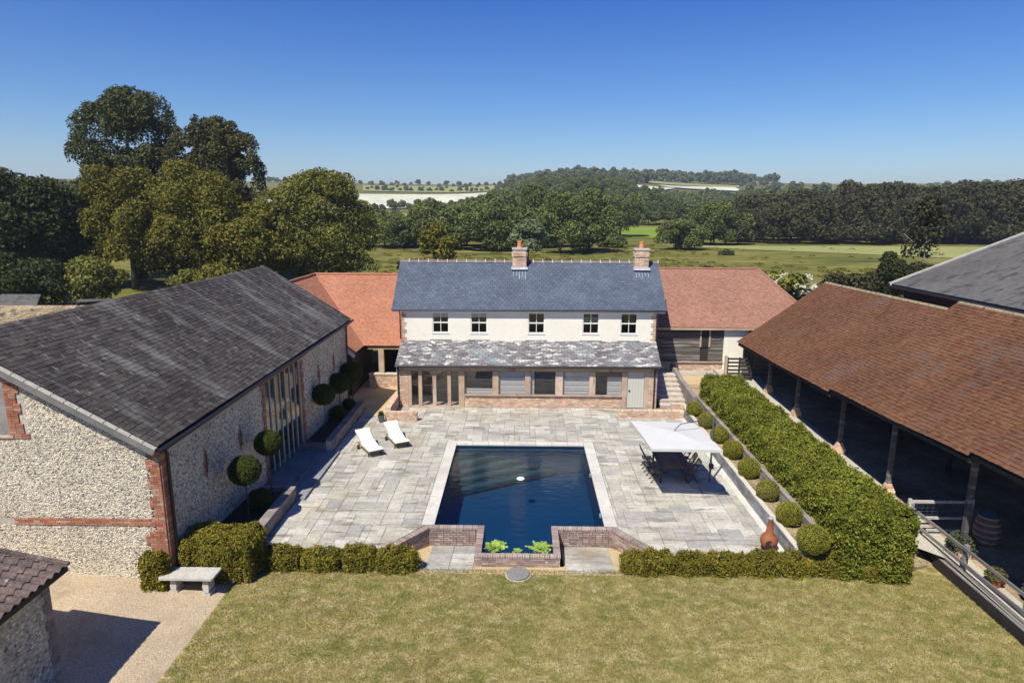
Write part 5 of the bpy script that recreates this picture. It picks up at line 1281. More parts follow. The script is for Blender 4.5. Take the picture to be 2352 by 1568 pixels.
# parasol
pa = thing('parasol', 'large square white cantilever parasol over the dining table', 'parasol', (7.6, 24.6, 0))
FLc, FRc, BRc, BLc = Vector((4.75, 22.55, 2.34)), Vector((7.32, 22.45, 2.35)), Vector((7.08, 25.48, 2.35)), Vector((4.49, 25.74, 2.34))
apex = (FLc + FRc + BRc + BLc) / 4 + Vector((0, 0, .15))
cn = MB(); C4 = [FLc, FRc, BRc, BLc]
for i in range(4):
    p, q = C4[i], C4[(i + 1) % 4]; n_ = 8
    for k_ in range(n_):
        a0 = p.lerp(q, k_ / n_); a1 = p.lerp(q, (k_ + 1) / n_)
        m0 = a0.lerp(apex, .5) - Z_ * .03; m1 = a1.lerp(apex, .5) - Z_ * .03
        inw = lambda a_, t: a_.lerp(apex, .018 * math.sin(math.pi * t))
        e0, e1 = inw(a0, k_ / n_), inw(a1, (k_ + 1) / n_)
        cn.add([e0, e1, m1, m0], [(0, 1, 2, 3)]); cn.add([m0, m1, apex], [(0, 1, 2)])
        cn.add([e0, e1, e1 - Z_ * .10, e0 - Z_ * .10], [(3, 2, 1, 0)])
cn.build('canopy', 'canvas', pa, smooth=False)
for i in range(4):
    MB().tube([C4[i].lerp(apex, .04) - Z_ * .07, apex - Z_ * .09], .012, 6).build('rib', 'grey_metal', pa)
    MB().tube([((C4[i] + C4[(i + 1) % 4]) / 2).lerp(apex, .06) - Z_ * .08, apex - Z_ * .09], .012, 6).build('rib', 'grey_metal', pa)
MB().tube([(7.68, 24.95, .05), (7.68, 24.95, 2.72)], .042, 10).build('pole', 'grey_metal', pa)
MB().tube([(7.68, 24.95, 2.66), (7.15, 24.7, 2.62), tuple(apex + Z_ * .08), tuple(apex - Z_ * .02)], [.03, .028, .025, .02], 8).build('arm', 'grey_metal', pa) if False else None
MB().tube([(7.70, 24.97, 2.70), (6.75, 24.5, 2.74)], .022, 8).build('arm', 'grey_metal', pa)
MB().tube([(6.80, 24.52, 2.74), (6.2, 24.25, 2.72), tuple(apex + Z_ * .03)], .018, 8).build('hanger', 'grey_metal', pa)
MB().box(7.62, 7.78, 24.86, 25.02, .62, .80).build('crank_box', 'iron', pa)
bs_ = MB(); P = []
for k_ in range(24):
    t = 2 * math.pi * k_ / 24; P.append((7.58 + .50 * math.copysign(abs(math.cos(t)) ** .7, math.cos(t)), 24.28 + .46 * math.copysign(abs(math.sin(t)) ** .7, math.sin(t)), .01))
bs_.prism(P, (0, 0, .10)); P2 = [(7.58 + (p[0] - 7.58) * .84, 24.28 + (p[1] - 24.28) * .84, .11) for p in P]; bs_.prism(P2, (0, 0, .035))
bs_.build('base', 'base_plastic', pa)
# dining table and folding chairs
tb = thing('dining_table', 'dark wooden slatted dining table under the white parasol', 'table', (6.22, 25.7, 0))
for i in range(8):
    x = 5.66 + i * .16; cube_part('slat', tb, 'dark_wood', (x, 25.75, .73), X_, Y_, Z_, .074, 1.0, .014)
MB().box(5.62, 6.82, 24.83, 24.91, .65, .71).box(5.62, 6.82, 26.59, 26.67, .65, .71).box(5.66, 5.72, 24.91, 26.59, .65, .71).box(6.72, 6.78, 24.91, 26.59, .65, .71).build('apron', 'dark_wood', tb)
for x in (5.70, 6.74):
    for y in (24.92, 26.58): cube_part('leg', tb, 'dark_wood', (x, y, .35), X_, Y_, Z_, .035, .035, .345)
def chair():
    t = thing('folding_chair', 'x', 'chair', (0, 0, 0))   # faces +x, backrest at -x
    for i in range(6): cube_part('seat_slat', t, 'teak', (-.17 + i * .07, 0, .45), X_, Y_, Z_, .028, .21, .010)
    for s_ in (-1, 1):
        MB().bar((-.30, s_ * .22, .93), (.20, s_ * .22, .01), .022, .04).build('leg', 'dark_wood', t)
        MB().bar((-.22, s_ * .19, .01), (.20, s_ * .19, .46), .022, .04).build('leg', 'dark_wood', t)
    for i in range(5):
        y = -.16 + i * .08; MB().bar((-.165, y, .62), (-.285, y, .90), .035, .012).build('back_slat', 'dark_wood', t)
    MB().bar((-.30, -.23, .92), (-.30, .23, .92), .03, .05).build('top_rail', 'dark_wood', t)
    return t
c1 = chair(); fix_kids(c1); GC = 'folding chairs round the dining table'
spots = [(5.50, 25.05, 0, 'folding chair on the left side of the table, nearest the lawn'), (5.42, 25.75, .06, 'folding chair on the left side of the table, the middle one'), (5.40, 26.45, -.05, 'folding chair on the left side of the table, nearest the house'),
         (6.98, 25.05, math.pi, 'folding chair on the right side of the table, nearest the lawn'), (7.02, 25.78, math.pi - .08, 'folding chair on the right side of the table, the middle one'), (7.0, 26.5, math.pi + .05, 'folding chair on the right side of the table, nearest the house')]
for i, (x, y, a_, lb) in enumerate(spots):
    if i == 0: c1.location = (x, y, .0); c1.rotation_euler = (0, 0, a_); c1['label'] = lb; c1['group'] = GC
    else: dup(c1, (x, y, .0), a_, lb, GC)
# chiminea
cm_ = thing('chiminea', 'terracotta chiminea with a tall neck at the right corner of the patio', 'chiminea', (8.1, 19.62, 0))
MB().lathe([(.10, .12), (.20, .15), (.27, .28), (.28, .40), (.22, .54), (.13, .64), (.095, .85), (.075, 1.08), (.085, 1.12), (.06, 1.12), (.0, 1.0)], (8.1, 19.62, 0), 24).build('body', 'terracotta', cm_, smooth=True)
MB().lathe([(.0, -.01), (.12, -.01), (.12, .02), (.0, .02)], (0, 0, 0), 14).build('mouth', 'interior', cm_)
cm_.children
for o in COL.objects:
    if o.name.startswith('mouth'): o.matrix_basis = Matrix.Translation((8.02, 19.37, .36)) @ Matrix.Rotation(math.pi / 2, 4, 'X')
for k_ in range(3):
    a_ = k_ * 2.09 + .3; MB().tube([(8.1 + .16 * math.cos(a_), 19.62 + .16 * math.sin(a_), .18), (8.1 + .22 * math.cos(a_), 19.62 + .22 * math.sin(a_), .005)], .014, 6).build('stand_leg', 'iron', cm_)
MB().lathe([(.085, 0), (.10, .03), (.06, .06), (.0, .07)], (8.1, 19.62, 1.12), 16).build('cap', 'lead', cm_)
# stone bench on the gravel
bz = -.12
bn = thing('stone_bench', 'old stone bench on the gravel in front of the square hedge', 'bench', (-9.69, 17.21, bz))
MB().prism([(-10.46, 16.96, .31), (-8.94, 16.96, .31), (-8.90, 17.00, .31), (-8.90, 17.54, .31), (-8.94, 17.58, .31), (-10.46, 17.58, .31), (-10.50, 17.54, .31), (-10.50, 17.00, .31)], (0, 0, .07)).build('seat', 'stone', bn)
for x in (-10.14, -9.19):
    g0 = gz(x) - .03
    q = MB(); pf = [(.10, 0), (.10, .06), (.075, .09), (.075, .14), (.095, .24), (.07, .30), (.105, .34), (.105, .31 - g0)]
    h_ = .31 - g0
    for (wa, za), (wb, zb_) in zip([(.11, 0), (.075, .10 * h_ * 2), (.095, .55 * h_), (.07, .78 * h_)], [(.11, .09), (.095, .55 * h_), (.07, .78 * h_), (.115, h_)]):
        q.hexa([(x - wa, 17.08, g0 + za), (x + wa, 17.08, g0 + za), (x + wa, 17.46, g0 + za), (x - wa, 17.46, g0 + za), (x - wb, 17.08, g0 + zb_), (x + wb, 17.08, g0 + zb_), (x + wb, 17.46, g0 + zb_), (x - wb, 17.46, g0 + zb_)])
    q.build('leg', 'stone', bn)
# hose hoop on hedge
# ================================================================== RIGHT FENCE, GATE, BARREL, POTS
fn = thing('field_fence', 'weathered post and rail fence with black boards along the right lawn edge', 'fence', (13.5, 14, 0))
for z in (.88, .42, .12):
    y = 21.3; k_ = 0
    while y > 8:
        L1 = 2.9; cube_part('rail', fn, 'grey_wood', (13.46 + R.uniform(-.01, .01), y - L1 / 2, z + R.uniform(-.01, .01)), Y_, X_, Z_, L1 / 2, .022, .05); y -= L1
for y in (21.2, 18.35, 15.45, 12.55, 9.65): cube_part('post', fn, 'grey_wood', (13.56, y, .35), X_, Y_, Z_, .06, .06, .62)
for z in (-.50, -.30, -.10):
    y = 20.0
    while y > 6: cube_part('board', fn, 'black_wood', (13.40, y - 1.2, z + .0), Y_, X_, Z_, 1.19, .03, .095); y -= 2.4
cube_part('cap_rail', fn, 'grey_wood', (13.42, 13.5, .015), Y_, X_, Z_, 6.6, .045, .018)
sheet('bed_corner', [(11.0, 18.8, -.31), (13.34, 19.4, -.31), (13.34, 21.4, -.1), (11.0, 21.4, -.1)], 'soil', None, .4)
MB().box(11.9, 13.36, 20.6, 20.75, -.4, .17).build('yard_edge', 'wall_stone')['kind'] = 'structure'
gt = thing('garden_gate', 'white timber framed gate with wire mesh beside the hedge end', 'gate', (14, 20.5, .2))
cube_part('rail', gt, 'stone', (14.05, 20.5, 1.36), X_, Y_, Z_, 1.06, .03, .045); cube_part('rail', gt, 'stone', (14.10, 20.5, .78), X_, Y_, Z_, 1.0, .03, .04)
cube_part('stile', gt, 'stone', (15.10, 20.5, .86), X_, Y_, Z_, .05, .035, .60); cube_part('stile', gt, 'stone', (13.03, 20.5, .86), X_, Y_, Z_, .05, .035, .60)
for i in range(11): MB().tube([(13.1 + i * .18, 20.5, .80), (13.1 + i * .18, 20.5, 1.34)], .004, 4).build('wire', 'grey_metal', gt)
for i in range(4): MB().tube([(13.05, 20.5, .90 + i * .12), (15.08, 20.5, .90 + i * .12)], .004, 4).build('wire', 'grey_metal', gt)
cube_part('bottom_rail', gt, 'stone', (14.10, 20.5, .33), X_, Y_, Z_, 1.0, .03, .04)
bb = thing('barrel', 'upright wooden barrel with pale hoops under the shed', 'barrel', (15.15, 19.75, .18))
BZ = .17; prof = [(.27, 0), (.32, .15), (.365, .38), (.38, .55), (.365, .72), (.32, .95), (.275, 1.1)]
for i in range(18):
    a0, a1 = 2 * math.pi * i / 18, 2 * math.pi * (i + .97) / 18
    V = [(15.15 + r_ * math.cos(t), 19.75 + r_ * math.sin(t), BZ + z) for r_, z in prof for t in (a0, a1)] + [(15.15 + (r_ - .03) * math.cos(t), 19.75 + (r_ - .03) * math.sin(t), BZ + z) for r_, z in prof for t in (a0, a1)]
    n_ = len(prof); F = [(2 * k_, 2 * k_ + 1, 2 * k_ + 3, 2 * k_ + 2) for k_ in range(n_ - 1)] + [(2 * n_ - 2, 2 * n_ - 1, 4 * n_ - 1, 4 * n_ - 2)]
    MB().add(V, F).build('stave', 'barrel_wood', bb)
for z, r_ in ((.06, .295), (.28, .352), (.48, .382), (.68, .375), (.88, .345), (1.06, .29)):
    MB().lathe([(r_, -.032), (r_ + .008, 0), (r_ - .002, .032)], (15.15, 19.75, BZ + z), 24).build('hoop', 'hoop', bb)
MB().lathe([(.26, 0), (.26, .01), (.0, .01)], (15.15, 19.75, BZ + 1.06), 18).build('lid', 'dark_wood', bb)
def pot(name, label, c, r, h, m, plant, pr, pm_, cat='pot', tall=1.0, n=900):
    t = thing(name, label, cat, c)
    MB().lathe([(r * .7, 0), (r, h * .9), (r * 1.08, h * .9), (r * 1.08, h), (r * .9, h), (0, h * .9)], c, 18).build('pot', m, t)
    d = NR.normal(size=(n, 3)); d /= np.linalg.norm(d, axis=1)[:, None]; P = d * pr * (NR.rand(n)[:, None] ** .4); P[:, 2] = np.abs(P[:, 2]) * tall; P += np.array([c[0], c[1], c[2] + h])
    foliage_obj('foliage', P, d, .035, pm_, t); return t
pot('potted_shrub', 'round dark shrub in a black pot behind the fence next to the barrel', (13.98, 19.15, .14), .30, .32, 'dark_cover', None, .46, 'leaf_lavender', n=3500, tall=1.2)
pot('potted_plant', 'reddish plant in a terracotta pot behind the fence', (13.95, 17.55, .12), .20, .28, 'terracotta', None, .30, 'leaf_copper', n=1200)
pot('potted_plant', 'wispy grasses in a low dark tub near the right edge', (14.5, 16.75, .10), .30, .22, 'dark_cover', None, .36, 'leaf_lavender', n=1400, tall=1.6)
tr_ = thing('trough', 'dark rimmed trough on the yard at the right edge', 'trough', (14.3, 15.9, .1))
MB().box(13.8, 14.9, 15.62, 15.68, .1, .42).box(13.8, 14.9, 16.22, 16.28, .1, .42).box(13.8, 13.86, 15.68, 16.22, .1, .42).box(14.84, 14.9, 15.68, 16.22, .1, .42).build('sides', 'grey_wood', tr_)
MB().box(13.86, 14.84, 15.68, 16.22, .1, .34).build('compost', 'dark_soil', tr_)
# dark field gate near the wing
fg = thing('farm_gate', 'dark wooden five-bar gate between the wing and the shed', 'gate', (13, 37.3, 1))
for i in range(6): cube_part('rail', fg, 'black_wood', (12.75, 37.3, 1.18 + i * .22), X_, Y_, Z_, .72, .03, .05)
for x in (12.05, 12.75, 13.45): cube_part('stile', fg, 'black_wood', (x, 37.3, 1.7), X_, Y_, Z_, .05, .04, .66)
cube_part('post', fg, 'oak', (11.95, 37.3, 1.65), X_, Y_, Z_, .07, .07, .8)
# ================================================================== BACKGROUND TREES AND SHRUBS
def tloc(px, D, dz=0): x = bx(px, D); return (x, D, terrain_z(x, D) + dz)
rsT = np.random.RandomState(5)
def spikes(c, r, k):
    out = []
    for i in range(k):
        d = rsT.normal(size=3); d /= np.linalg.norm(d); d[2] = abs(d[2]) if rsT.rand() < .7 else d[2]
        out.append(((c[0] + d[0] * r[0], c[1] + d[1] * r[1], c[2] + d[2] * r[2]), (.55 + .5 * rsT.rand(), .55, .9 + .8 * rsT.rand())))
    return out
# tall dark conifer-like tree, left
L0 = tloc(318, 96)
bl = crown_blobs((0, 0, 18), (6.8, 6, 8.4), 64, .20, rsT) + crown_blobs((-2, 0, 10), (7.2, 6, 6.5), 16, .34, rsT) + [((-.5 + i * .9 - 1.2, 0, 25.2 - abs(i - 1.5) * .7), (1.4, 1.4, 1.8)) for i in range(4)] + [((3.5, 0, 23), (3, 3, 3)), ((-4.2, 0, 22), (2.2, 2.5, 2.6)), ((-6.8, 0, 18), (1.8, 2, 2.2))]
make_tree('tall_tree', 'tallest dark grey-green tree on the left skyline', 'tree', L0, 28, 8, 60000, .19, 'leaf_conifer', blobs=bl + spikes((0, 0, 17.6), (7.3, 6.4, 8.2), 46), rs=rsT)
L0 = tloc(510, 94)
bl = crown_blobs((0, 0, 14.6), (5.7, 5.2, 6.8), 54, .21, rsT) + [((.6, 0, 20.6), (2.0, 2, 2.0)), ((-1.2, 0, 20.2), (1.8, 2, 1.8)), ((4.2, 0, 19), (1.9, 2, 1.5))]
make_tree('tall_tree', 'brownish airy tree beside the tallest tree on the left', 'tree', L0, 24, 7, 42000, .18, 'leaf_copper', blobs=bl + spikes((0, 0, 15.2), (6.3, 5.5, 6.3), 40), rs=rsT, trunk=.2)
make_tree('broad_tree', 'yellow-green broad tree in front of the tallest trees', 'tree', tloc(455, 86), 15.8, 7.2, 52000, .17, 'leaf_olive', k=64, trunk=.02, sub=.25, rs=rsT)
make_tree('broad_tree', 'green rounded tree below the left side of the tallest tree', 'tree', tloc(300, 84), 15.2, 6.0, 44000, .17, 'leaf_olive', k=60, trunk=.04, sub=.25, rs=rsT)
L0 = tloc(738, 92)
bl = crown_blobs((0, 0, 8.6), (8.3, 6.5, 7.4), 70, .21, rsT) + crown_blobs((.5, 0, 3.5), (8.8, 5.5, 4), 20, .35, rsT)
make_tree('round_tree', 'large round green tree left of the white house', 'tree', L0, 16.6, 8, 64000, .175, 'leaf_green', blobs=bl, rs=rsT)
make_tree('dark_tree', 'very dark tree at the far left edge', 'tree', tloc(28, 80), 14.0, 7.0, 24000, .24, 'leaf_dark', k=30, trunk=.0, rs=rsT)
make_tree('dark_tree', 'very dark tree second from the left edge', 'tree', tloc(125, 84), 12.8, 6.0, 22000, .24, 'leaf_dark', k=28, trunk=.0, rs=rsT)
make_tree('dark_tree', 'dark tree below the gap left of the round tree', 'tree', tloc(590, 88), 10.5, 5.0, 18000, .22, 'leaf_olive', k=24, trunk=.0, rs=rsT)
make_tree('broad_tree', 'olive tree low between the broad tree and the round tree', 'tree', tloc(560, 82), 9.0, 4.6, 14000, .21, 'leaf_olive', k=24, trunk=.0, rs=rsT)
make_tree('broad_tree', 'small green tree in front of the trunks at left', 'tree', tloc(395, 90), 9.0, 4.0, 12000, .21, 'leaf_olive', k=24, trunk=.0, rs=rsT)
def bush(label, px, D, h, r_, n, m, size=.22, name='bush', cat='bush', k=16):
    return make_tree(name, label, cat, tloc(px, D, -.35 - h * .05), h * 1.06, r_, int(n * 1.6), size * .8, m, k=k, trunk=.0, tr=.10, rs=rsT)
bush('large dark green bush beyond the barn roof on the left', 200, 70, 5.6, 4.0, 9000, 'leaf_green')
bush('yellow-green bush below the left trees near the barn ridge end', 500, 74, 4.2, 2.8, 5000, 'leaf_olive')
bush('small green bush between the trunks of the left trees', 420, 80, 3.2, 2.2, 3000, 'leaf_green')
bush('bright green shrub above the barn gable end', 640, 66, 3.4, 3.0, 5000, 'leaf_green')
bush('rounded shrub below the large round tree', 735, 68, 3.8, 3.2, 5500, 'leaf_green')
bush('dark shrub just left of the slate roof', 850, 66, 3.9, 3.2, 5500, 'leaf_dark')
bush('olive shrub at the foot of the large round tree', 800, 72, 4.0, 3.0, 5000, 'leaf_olive')
bush('dark bush filling the far left edge', 40, 66, 6.0, 4.5, 7000, 'leaf_dark')
ht = make_tree('hawthorn', 'hawthorn with cream blossom behind the pink tiled wing', 'tree', tloc(1815, 62, -.2), 5.0, 2.9, 4500, .20, 'leaf_green', k=16, trunk=.08, rs=rsT)
P, d = blob_points(crown_blobs((0, 0, 3.6), (2.7, 2.7, 1.7), 14, .3, rsT), 900, rsT, low=.0, shell=(.95, 1.1)); P += np.array(tloc(1815, 62, -.1)); foliage_obj('blossom', P, d, .15, 'blossom', ht)
bush('green bush to the right of the hawthorn', 1880, 58, 3.6, 2.6, 4500, 'leaf_green')
bush('green bush under the hawthorn', 1775, 56, 2.6, 2.2, 3500, 'leaf_green')
bush('dark brownish bush behind the shed ridge', 1955, 66, 4.6, 2.9, 5000, 'leaf_brownwood')
bush('dark bush beside the thin birch', 2035, 74, 6.0, 2.6, 5000, 'leaf_dark')
bush('brownish bush near the grey sheeted roof', 2130, 76, 5.0, 2.9, 4500, 'leaf_brownwood')
bush('bush at the edge of the pale field by the grey roof', 2195, 84, 5.0, 2.6, 3500, 'leaf_brownwood')
bush('small dark bush in the meadow behind the pink roof', 1630, 98, 2.4, 2.2, 1600, 'leaf_dark')
bush('low pale bush next to the small dark meadow bush', 1590, 96, 1.2, 1.3, 700, 'leaf_willow')
bush('tiny bush on the far side of the meadow', 1662, 150, 1.6, 1.8, 500, 'leaf_dark')
make_tree('birch', 'thin pale birch in front of the dark wood at right', 'tree', tloc(2108, 88), 12, 2.6, 2600, .25, 'leaf_brownwood', k=16, trunk=.2, tr=.13, bark='pale_bark', rs=rsT)
bw_ = make_tree('silvery_willow', 'pale silvery willow behind the left chimney', 'tree', tloc(1212, 128), 8.0, 3.8, 4200, .34, 'leaf_willow', k=18, trunk=.1, rs=rsT)
make_tree('birch', 'olive birch with pale stem behind the slate ridge at left', 'tree', tloc(1003, 105), 7.4, 3.6, 3600, .28, 'leaf_olive', k=16, trunk=.2, tr=.12, bark='pale_bark', rs=rsT)
bush('scrubby bush behind the slate ridge next to the birch', 950, 100, 3.2, 2.6, 1600, 'leaf_olive')
bush('thin scrub behind the slate ridge left of the willow', 1080, 104, 2.2, 2.0, 1000, 'leaf_olive')
# mid-distance individual trees (centre)
mids = [(905, 168, 8.0, 5.6, 'low dark tree at the left of the valley'), (985, 170, 11.5, 5.4, 'dark rounded tree above the left part of the slate roof'), (1048, 178, 11, 4.6, 'pointed green tree right of the pale valley field'),
        (1120, 160, 10.5, 5.8, 'dark spreading tree left of the willow'), (1285, 152, 12.5, 6.0, 'broad dark tree behind the middle of the slate roof'), (1352, 156, 13.2, 6.2, 'large dark tree between the two chimneys'),
        (1235, 190, 15.5, 6, 'tall green tree behind the willow'), (1420, 232, 14, 7.5, 'wide tree beyond the green field'), (1556, 168, 7.6, 6.0, 'dark rounded tree right of the green field'), (1632, 188, 11, 5.6, 'dark tree at the left end of the right wood'),
        (1405, 176, 2.8, 3.6, 'low bush at the near edge of the green field')]
for px, D, h, r_, lb in mids: make_tree('valley_tree', lb, 'tree', tloc(px, D, -.3), h * 1.05, r_, 13000, .29, 'leaf_wood', k=30, trunk=.0, rs=rsT)
# wood masses: copies of a few trees
protos = []
for i, (m_, h, r_) in enumerate((('leaf_wood', 13, 6.2), ('leaf_wood', 12, 7.0), ('leaf_wood', 14, 5.6), ('leaf_brownwood', 15, 7.5), ('leaf_brownwood', 17, 7.0))):
    t = make_tree('wood_tree', 'x', 'tree', (0, 0, 0), h, r_, 7000, .50, m_, k=28, trunk=.0, rs=rsT); fix_kids(t); protos.append(t)
usedp = [False] * 5
def wood(px, D, k, s_=1.0, label='', group=''):
    loc = tloc(px, D, -.6); p = protos[k]
    if not usedp[k]: p.location = loc; p.rotation_euler = (0, 0, R.uniform(0, 6.28)); p.scale = (s_, s_, s_); p['label'] = label; p['group'] = group; usedp[k] = True
    else: dup(p, loc, R.uniform(0, 6.28), label, group, (s_ * R.uniform(.9, 1.1), s_ * R.uniform(.9, 1.1), s_))
RW = ('dark green tree of the dense wood along the far side of the pale field', 'trees of the right-hand wood')
CW_ = ('green tree of the wooded slope behind the house', 'trees of the wooded slope')
HW = ('small dark tree on the distant hill skyline', 'trees on the distant skyline')
for row, (D, h0) in enumerate(((200, .95), (216, 1.12), (236, 1.25))):
    px = 1680 + row * 12
    while px < 2480:
        s_ = h0 * (0.70 + .25 * min(1, max(0, (px - 1700) / 520))) * R.uniform(.86, 1.14)
        wood(px, D + R.uniform(-5, 5), R.choice((3, 4)), s_, *RW); px += R.uniform(30, 44)
for px, D, s_ in [(1600, 240, .85), (1655, 250, .95), (1700, 280, 1.05), (1750, 290, 1.15)]: wood(px, D, R.choice((0, 1, 2)), s_, *CW_)
def ycap(px): return float(np.interp(px, [860, 1000, 1090, 1160, 1250, 1450, 1500, 1600, 1700], [480, 474, 452, 426, 406, 408, 452, 458, 436]))
def cap_wood(px, D, k, s_):
    z_ = terrain_z(bx(px, D), D); lim = (11 - (ycap(px) + R.uniform(-4, 6) - 471) * D / 1500 - z_) / 13.5
    s_ = min(s_, lim)
    if s_ > .30: wood(px, D, k, s_, *CW_)
px = 885
while px < 1375:
    cap_wood(px, 172 + R.uniform(-8, 8), R.choice((0, 1, 2)), R.uniform(.62, .9)); px += R.uniform(34, 52)
px = 1590
while px < 1720:
    cap_wood(px, 192 + R.uniform(-5, 5), R.choice((1, 3)), R.uniform(.55, .8)); px += R.uniform(26, 36)
for row in range(10):
    D = 206 + row * 56
    lo = (1080, 872, 880, 890, 1000, 1040, 1080, 1120, 1150, 1165)[row]; hi = (1365, 1378, 1600, 1620, 1600, 1560, 1480, 1450, 1440, 1440)[row]
    px = lo
    while px < hi:
        cap_wood(px + R.uniform(-5, 5), D + R.uniform(-20, 20), R.choice((0, 1, 2)), R.uniform(.75, 1.15))
        px += R.uniform(30, 42) * (300 / D) ** .45
px = 865
while px < 1150:
    wood(px, 462 + R.uniform(-8, 8) + (px - 865) * .4, R.choice((0, 1)), R.uniform(.32, .6), *CW_); px += R.uniform(14, 26)
px = 1480
while px < 1720:
    cap_wood(px, 560 + R.uniform(-25, 25), R.choice((0, 1)), R.uniform(.8, 1.15)); px += R.uniform(18, 28)
# distant skyline woods read as one mass
sk = []
def sky_wood(a, b, D, jd, s0, s1, st0, st1):
    px = a
    while px < b:
        sk.append((px, D + R.uniform(-jd, jd), R.uniform(s0, s1))); px += R.uniform(st0, st1)
sky_wood(600, 1240, 1180, 70, .45, .95, 9, 24); sky_wood(850, 1170, 860, 18, .4, .75, 10, 24); sky_wood(860, 1100, 960, 30, .35, .6, 16, 40)
sky_wood(1150, 1480, 860, 60, 1.0, 1.4, 10, 16); sky_wood(1180, 1480, 1000, 60, 1.0, 1.5, 10, 16); sky_wood(1200, 1480, 1150, 60, 1.1, 1.7, 10, 16)
sky_wood(1480, 1690, 1060, 40, 1.2, 1.9, 7, 12); sky_wood(1470, 1760, 1200, 60, 1.1, 1.7, 9, 15); [sky_wood(1470, 1730, D_, 20, .5, .75, 13, 21) for D_ in (400, 450, 500, 550, 605, 660)]; sky_wood(1690, 1800, 1000, 40, .7, 1.1, 14, 26); sky_wood(1740, 2420, 330, 20, 1.0, 1.35, 22, 32); sky_wood(1700, 2420, 640, 40, .9, 1.3, 12, 20); sky_wood(-50, 620, 620, 60, .8, 1.1, 14, 30)
SV, SQ, ST = [], [], []; off = 0
for px, D, s_ in sk:
    lx, ly, lz = tloc(px, D, -1); rr_ = rsT.uniform(4.5, 7.0) * s_; hh_ = rsT.uniform(9, 12.5) * s_
    P, d = blob_points(crown_blobs((0, 0, hh_ * .5), (rr_, rr_, hh_ * .52), 10, .36, rsT), 700, rsT); P += np.array((lx, ly, lz))
    V, Q, T = leaves(P, d, 1.1 * s_, .8, rs=rsT); SV.append(V); SQ.append(Q + off); ST.append(T); off += len(V)
o = bpy.data.objects.new('distant_wood', np_mesh('distant_wood', np.vstack(SV), np.vstack(SQ), np.concatenate(ST), 'leaf_wood')); link(o); o['kind'] = 'stuff'; tag(o, 'far woods and hedgerow trees along the hill skyline', 'wood')
px = -60
while px < 620:
    wood(px, 330 + R.uniform(-30, 30), R.choice((0, 1, 2)), R.uniform(.7, 1.0), 'tree of the distant left hedgerow seen through gaps', 'trees of the left hedgerow'); px += R.uniform(30, 50)
# rough tussocks and scrub through the meadow: nobody could count them
SV, SQ, ST = [], [], []; off = 0
for i in range(1100):
    D = 62 + 125 * R.random() ** 1.3; px = R.uniform(880, 2300)
    if D > 120 and px > 1650 and R.random() < .8: continue
    lx, ly, lz = tloc(px, D, -.05); rr_ = R.uniform(.2, .8) * (2.0 if R.random() < .08 else 1)
    P, d = blob_points([((lx, ly, lz), (rr_ * 1.3, rr_ * .8, rr_ * .55)), ((lx + rr_ * .8, ly, lz), (rr_ * .6, rr_ * .6, rr_ * .4))], 110, rsT, low=0.0); V, Q, T = leaves(P, d, .13, .8, rs=rsT); SV.append(V); SQ.append(Q + off); ST.append(T); off += len(V)
o = bpy.data.objects.new('meadow_scrub', np_mesh('meadow_scrub', np.vstack(SV), np.vstack(SQ), np.concatenate(ST), 'leaf_olive')); link(o); o['kind'] = 'stuff'; tag(o, 'rough tussocks and low scrub across the meadow behind the house', 'scrub')
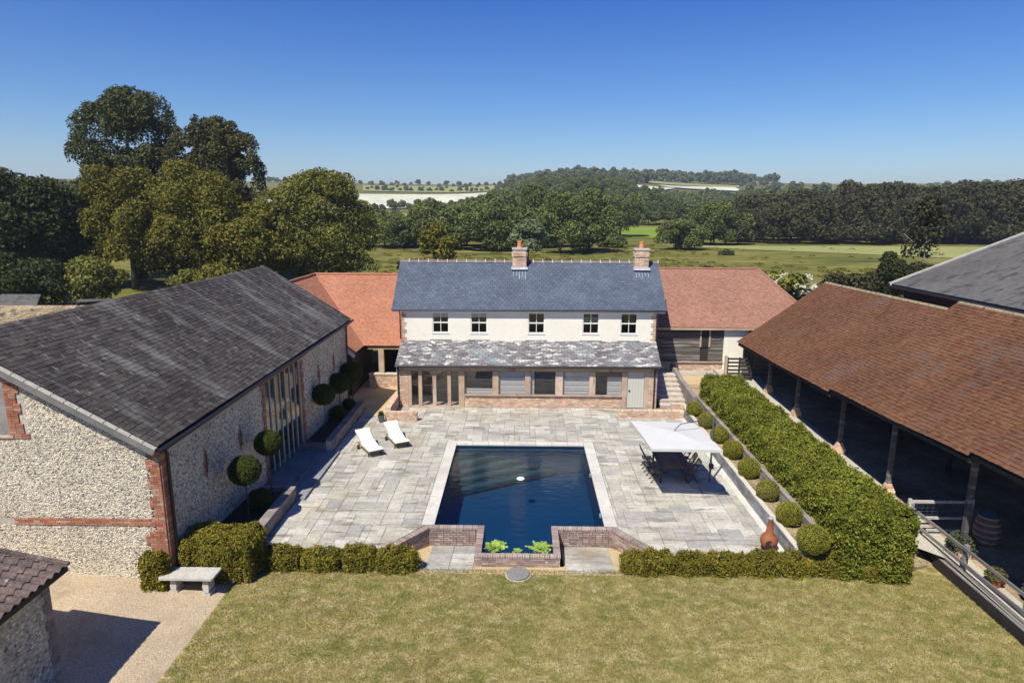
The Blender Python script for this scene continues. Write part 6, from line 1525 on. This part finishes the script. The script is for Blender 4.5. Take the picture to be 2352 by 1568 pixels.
# hut and trestle beyond the barn on the left
hu = thing('garden_hut', 'small grey hut half hidden at the far left edge', 'hut', tloc(5, 56))
x, y, z = tloc(5, 56)
MB().box(x - 2, x + 1.6, y, y + 3, z - .3, z + 1.6).build('wall', 'grey_wood', hu)
MB().prism([(x - 2.2, y - .2, z + 1.55), (x + 1.8, y - .2, z + 1.55), (x + 1.4, y + 1.5, z + 2.9), (x - 2.2, y + 1.5, z + 2.9)], (0, .08, .06)).build('roof', 'asbestos', hu)
x, y, z = tloc(190, 66)
tt = thing('trestle_table', 'long grey-topped trestle in the grass beyond the barn roof', 'table', (x, y, z))
MB().slab((x - 2.2, y - .5, z + 1.0), (x + 2.2, y - .2, z + 1.15), (x + 2.4, y + .9, z + 1.2), (x - 1.8, y + .7, z + 1.1), 0, .08).build('top', 'asbestos', tt)
for dx in (-2.0, -1.5, 2.0): MB().box(x + dx - .06, x + dx + .06, y - .1, y + .02, z - .1, z + 1.05).build('leg', 'stone', tt)

# ================================================================== GRASS TUFTS ON THE LAWN
n = 260000
Y0 = 11.8; yy_ = Y0 + (18.8 - Y0) * NR.rand(n) ** 1.0; xx_ = -8.7 + 22 * NR.rand(n)
s_ = np.abs(xx_) < yy_ * .9 + 2
P = np.c_[xx_, yy_, np.full(n, LZ + .008)][s_]; n = len(P)
a_ = NR.uniform(0, 2 * np.pi, n); tx = np.c_[np.cos(a_), np.sin(a_), np.zeros(n)]; hh = (.014 + .030 * NR.rand(n))[:, None]; ww = .005 + .004 * NR.rand(n)[:, None]
ln = np.c_[NR.normal(size=(n, 2)) * .6, np.ones(n)] * hh
V = np.stack([P - tx * ww, P + tx * ww, P + tx * ww * .4 + ln, P - tx * ww * .4 + ln], 1).reshape(-1, 3)
o = bpy.data.objects.new('lawn_grass', np_mesh('lawn_grass', V, np.arange(n * 4).reshape(-1, 4), NR.rand(n), 'grass_blade')); link(o); tag(o, 'short dry grass of the lawn', 'grass'); o['kind'] = 'stuff'

# ================================================================== HAZE
hz = MB().box(-3000, 3000, -3000, 3000, -5.0, 110.0).build('haze', 'soil'); hz['kind'] = 'stuff'
hm = bpy.data.materials.new('air'); hm.use_nodes = True; hn = hm.node_tree.nodes; hn.clear()
ho = hn.new('ShaderNodeOutputMaterial'); pv = hn.new('ShaderNodeVolumePrincipled')
pv.inputs['Color'].default_value = (0.80, 0.88, 1.0, 1); pv.inputs['Density'].default_value = 0.00022; pv.inputs['Anisotropy'].default_value = 0.2
hm.node_tree.links.new(pv.outputs[0], ho.inputs['Volume'])
hz.data.materials.clear(); hz.data.materials.append(hm)
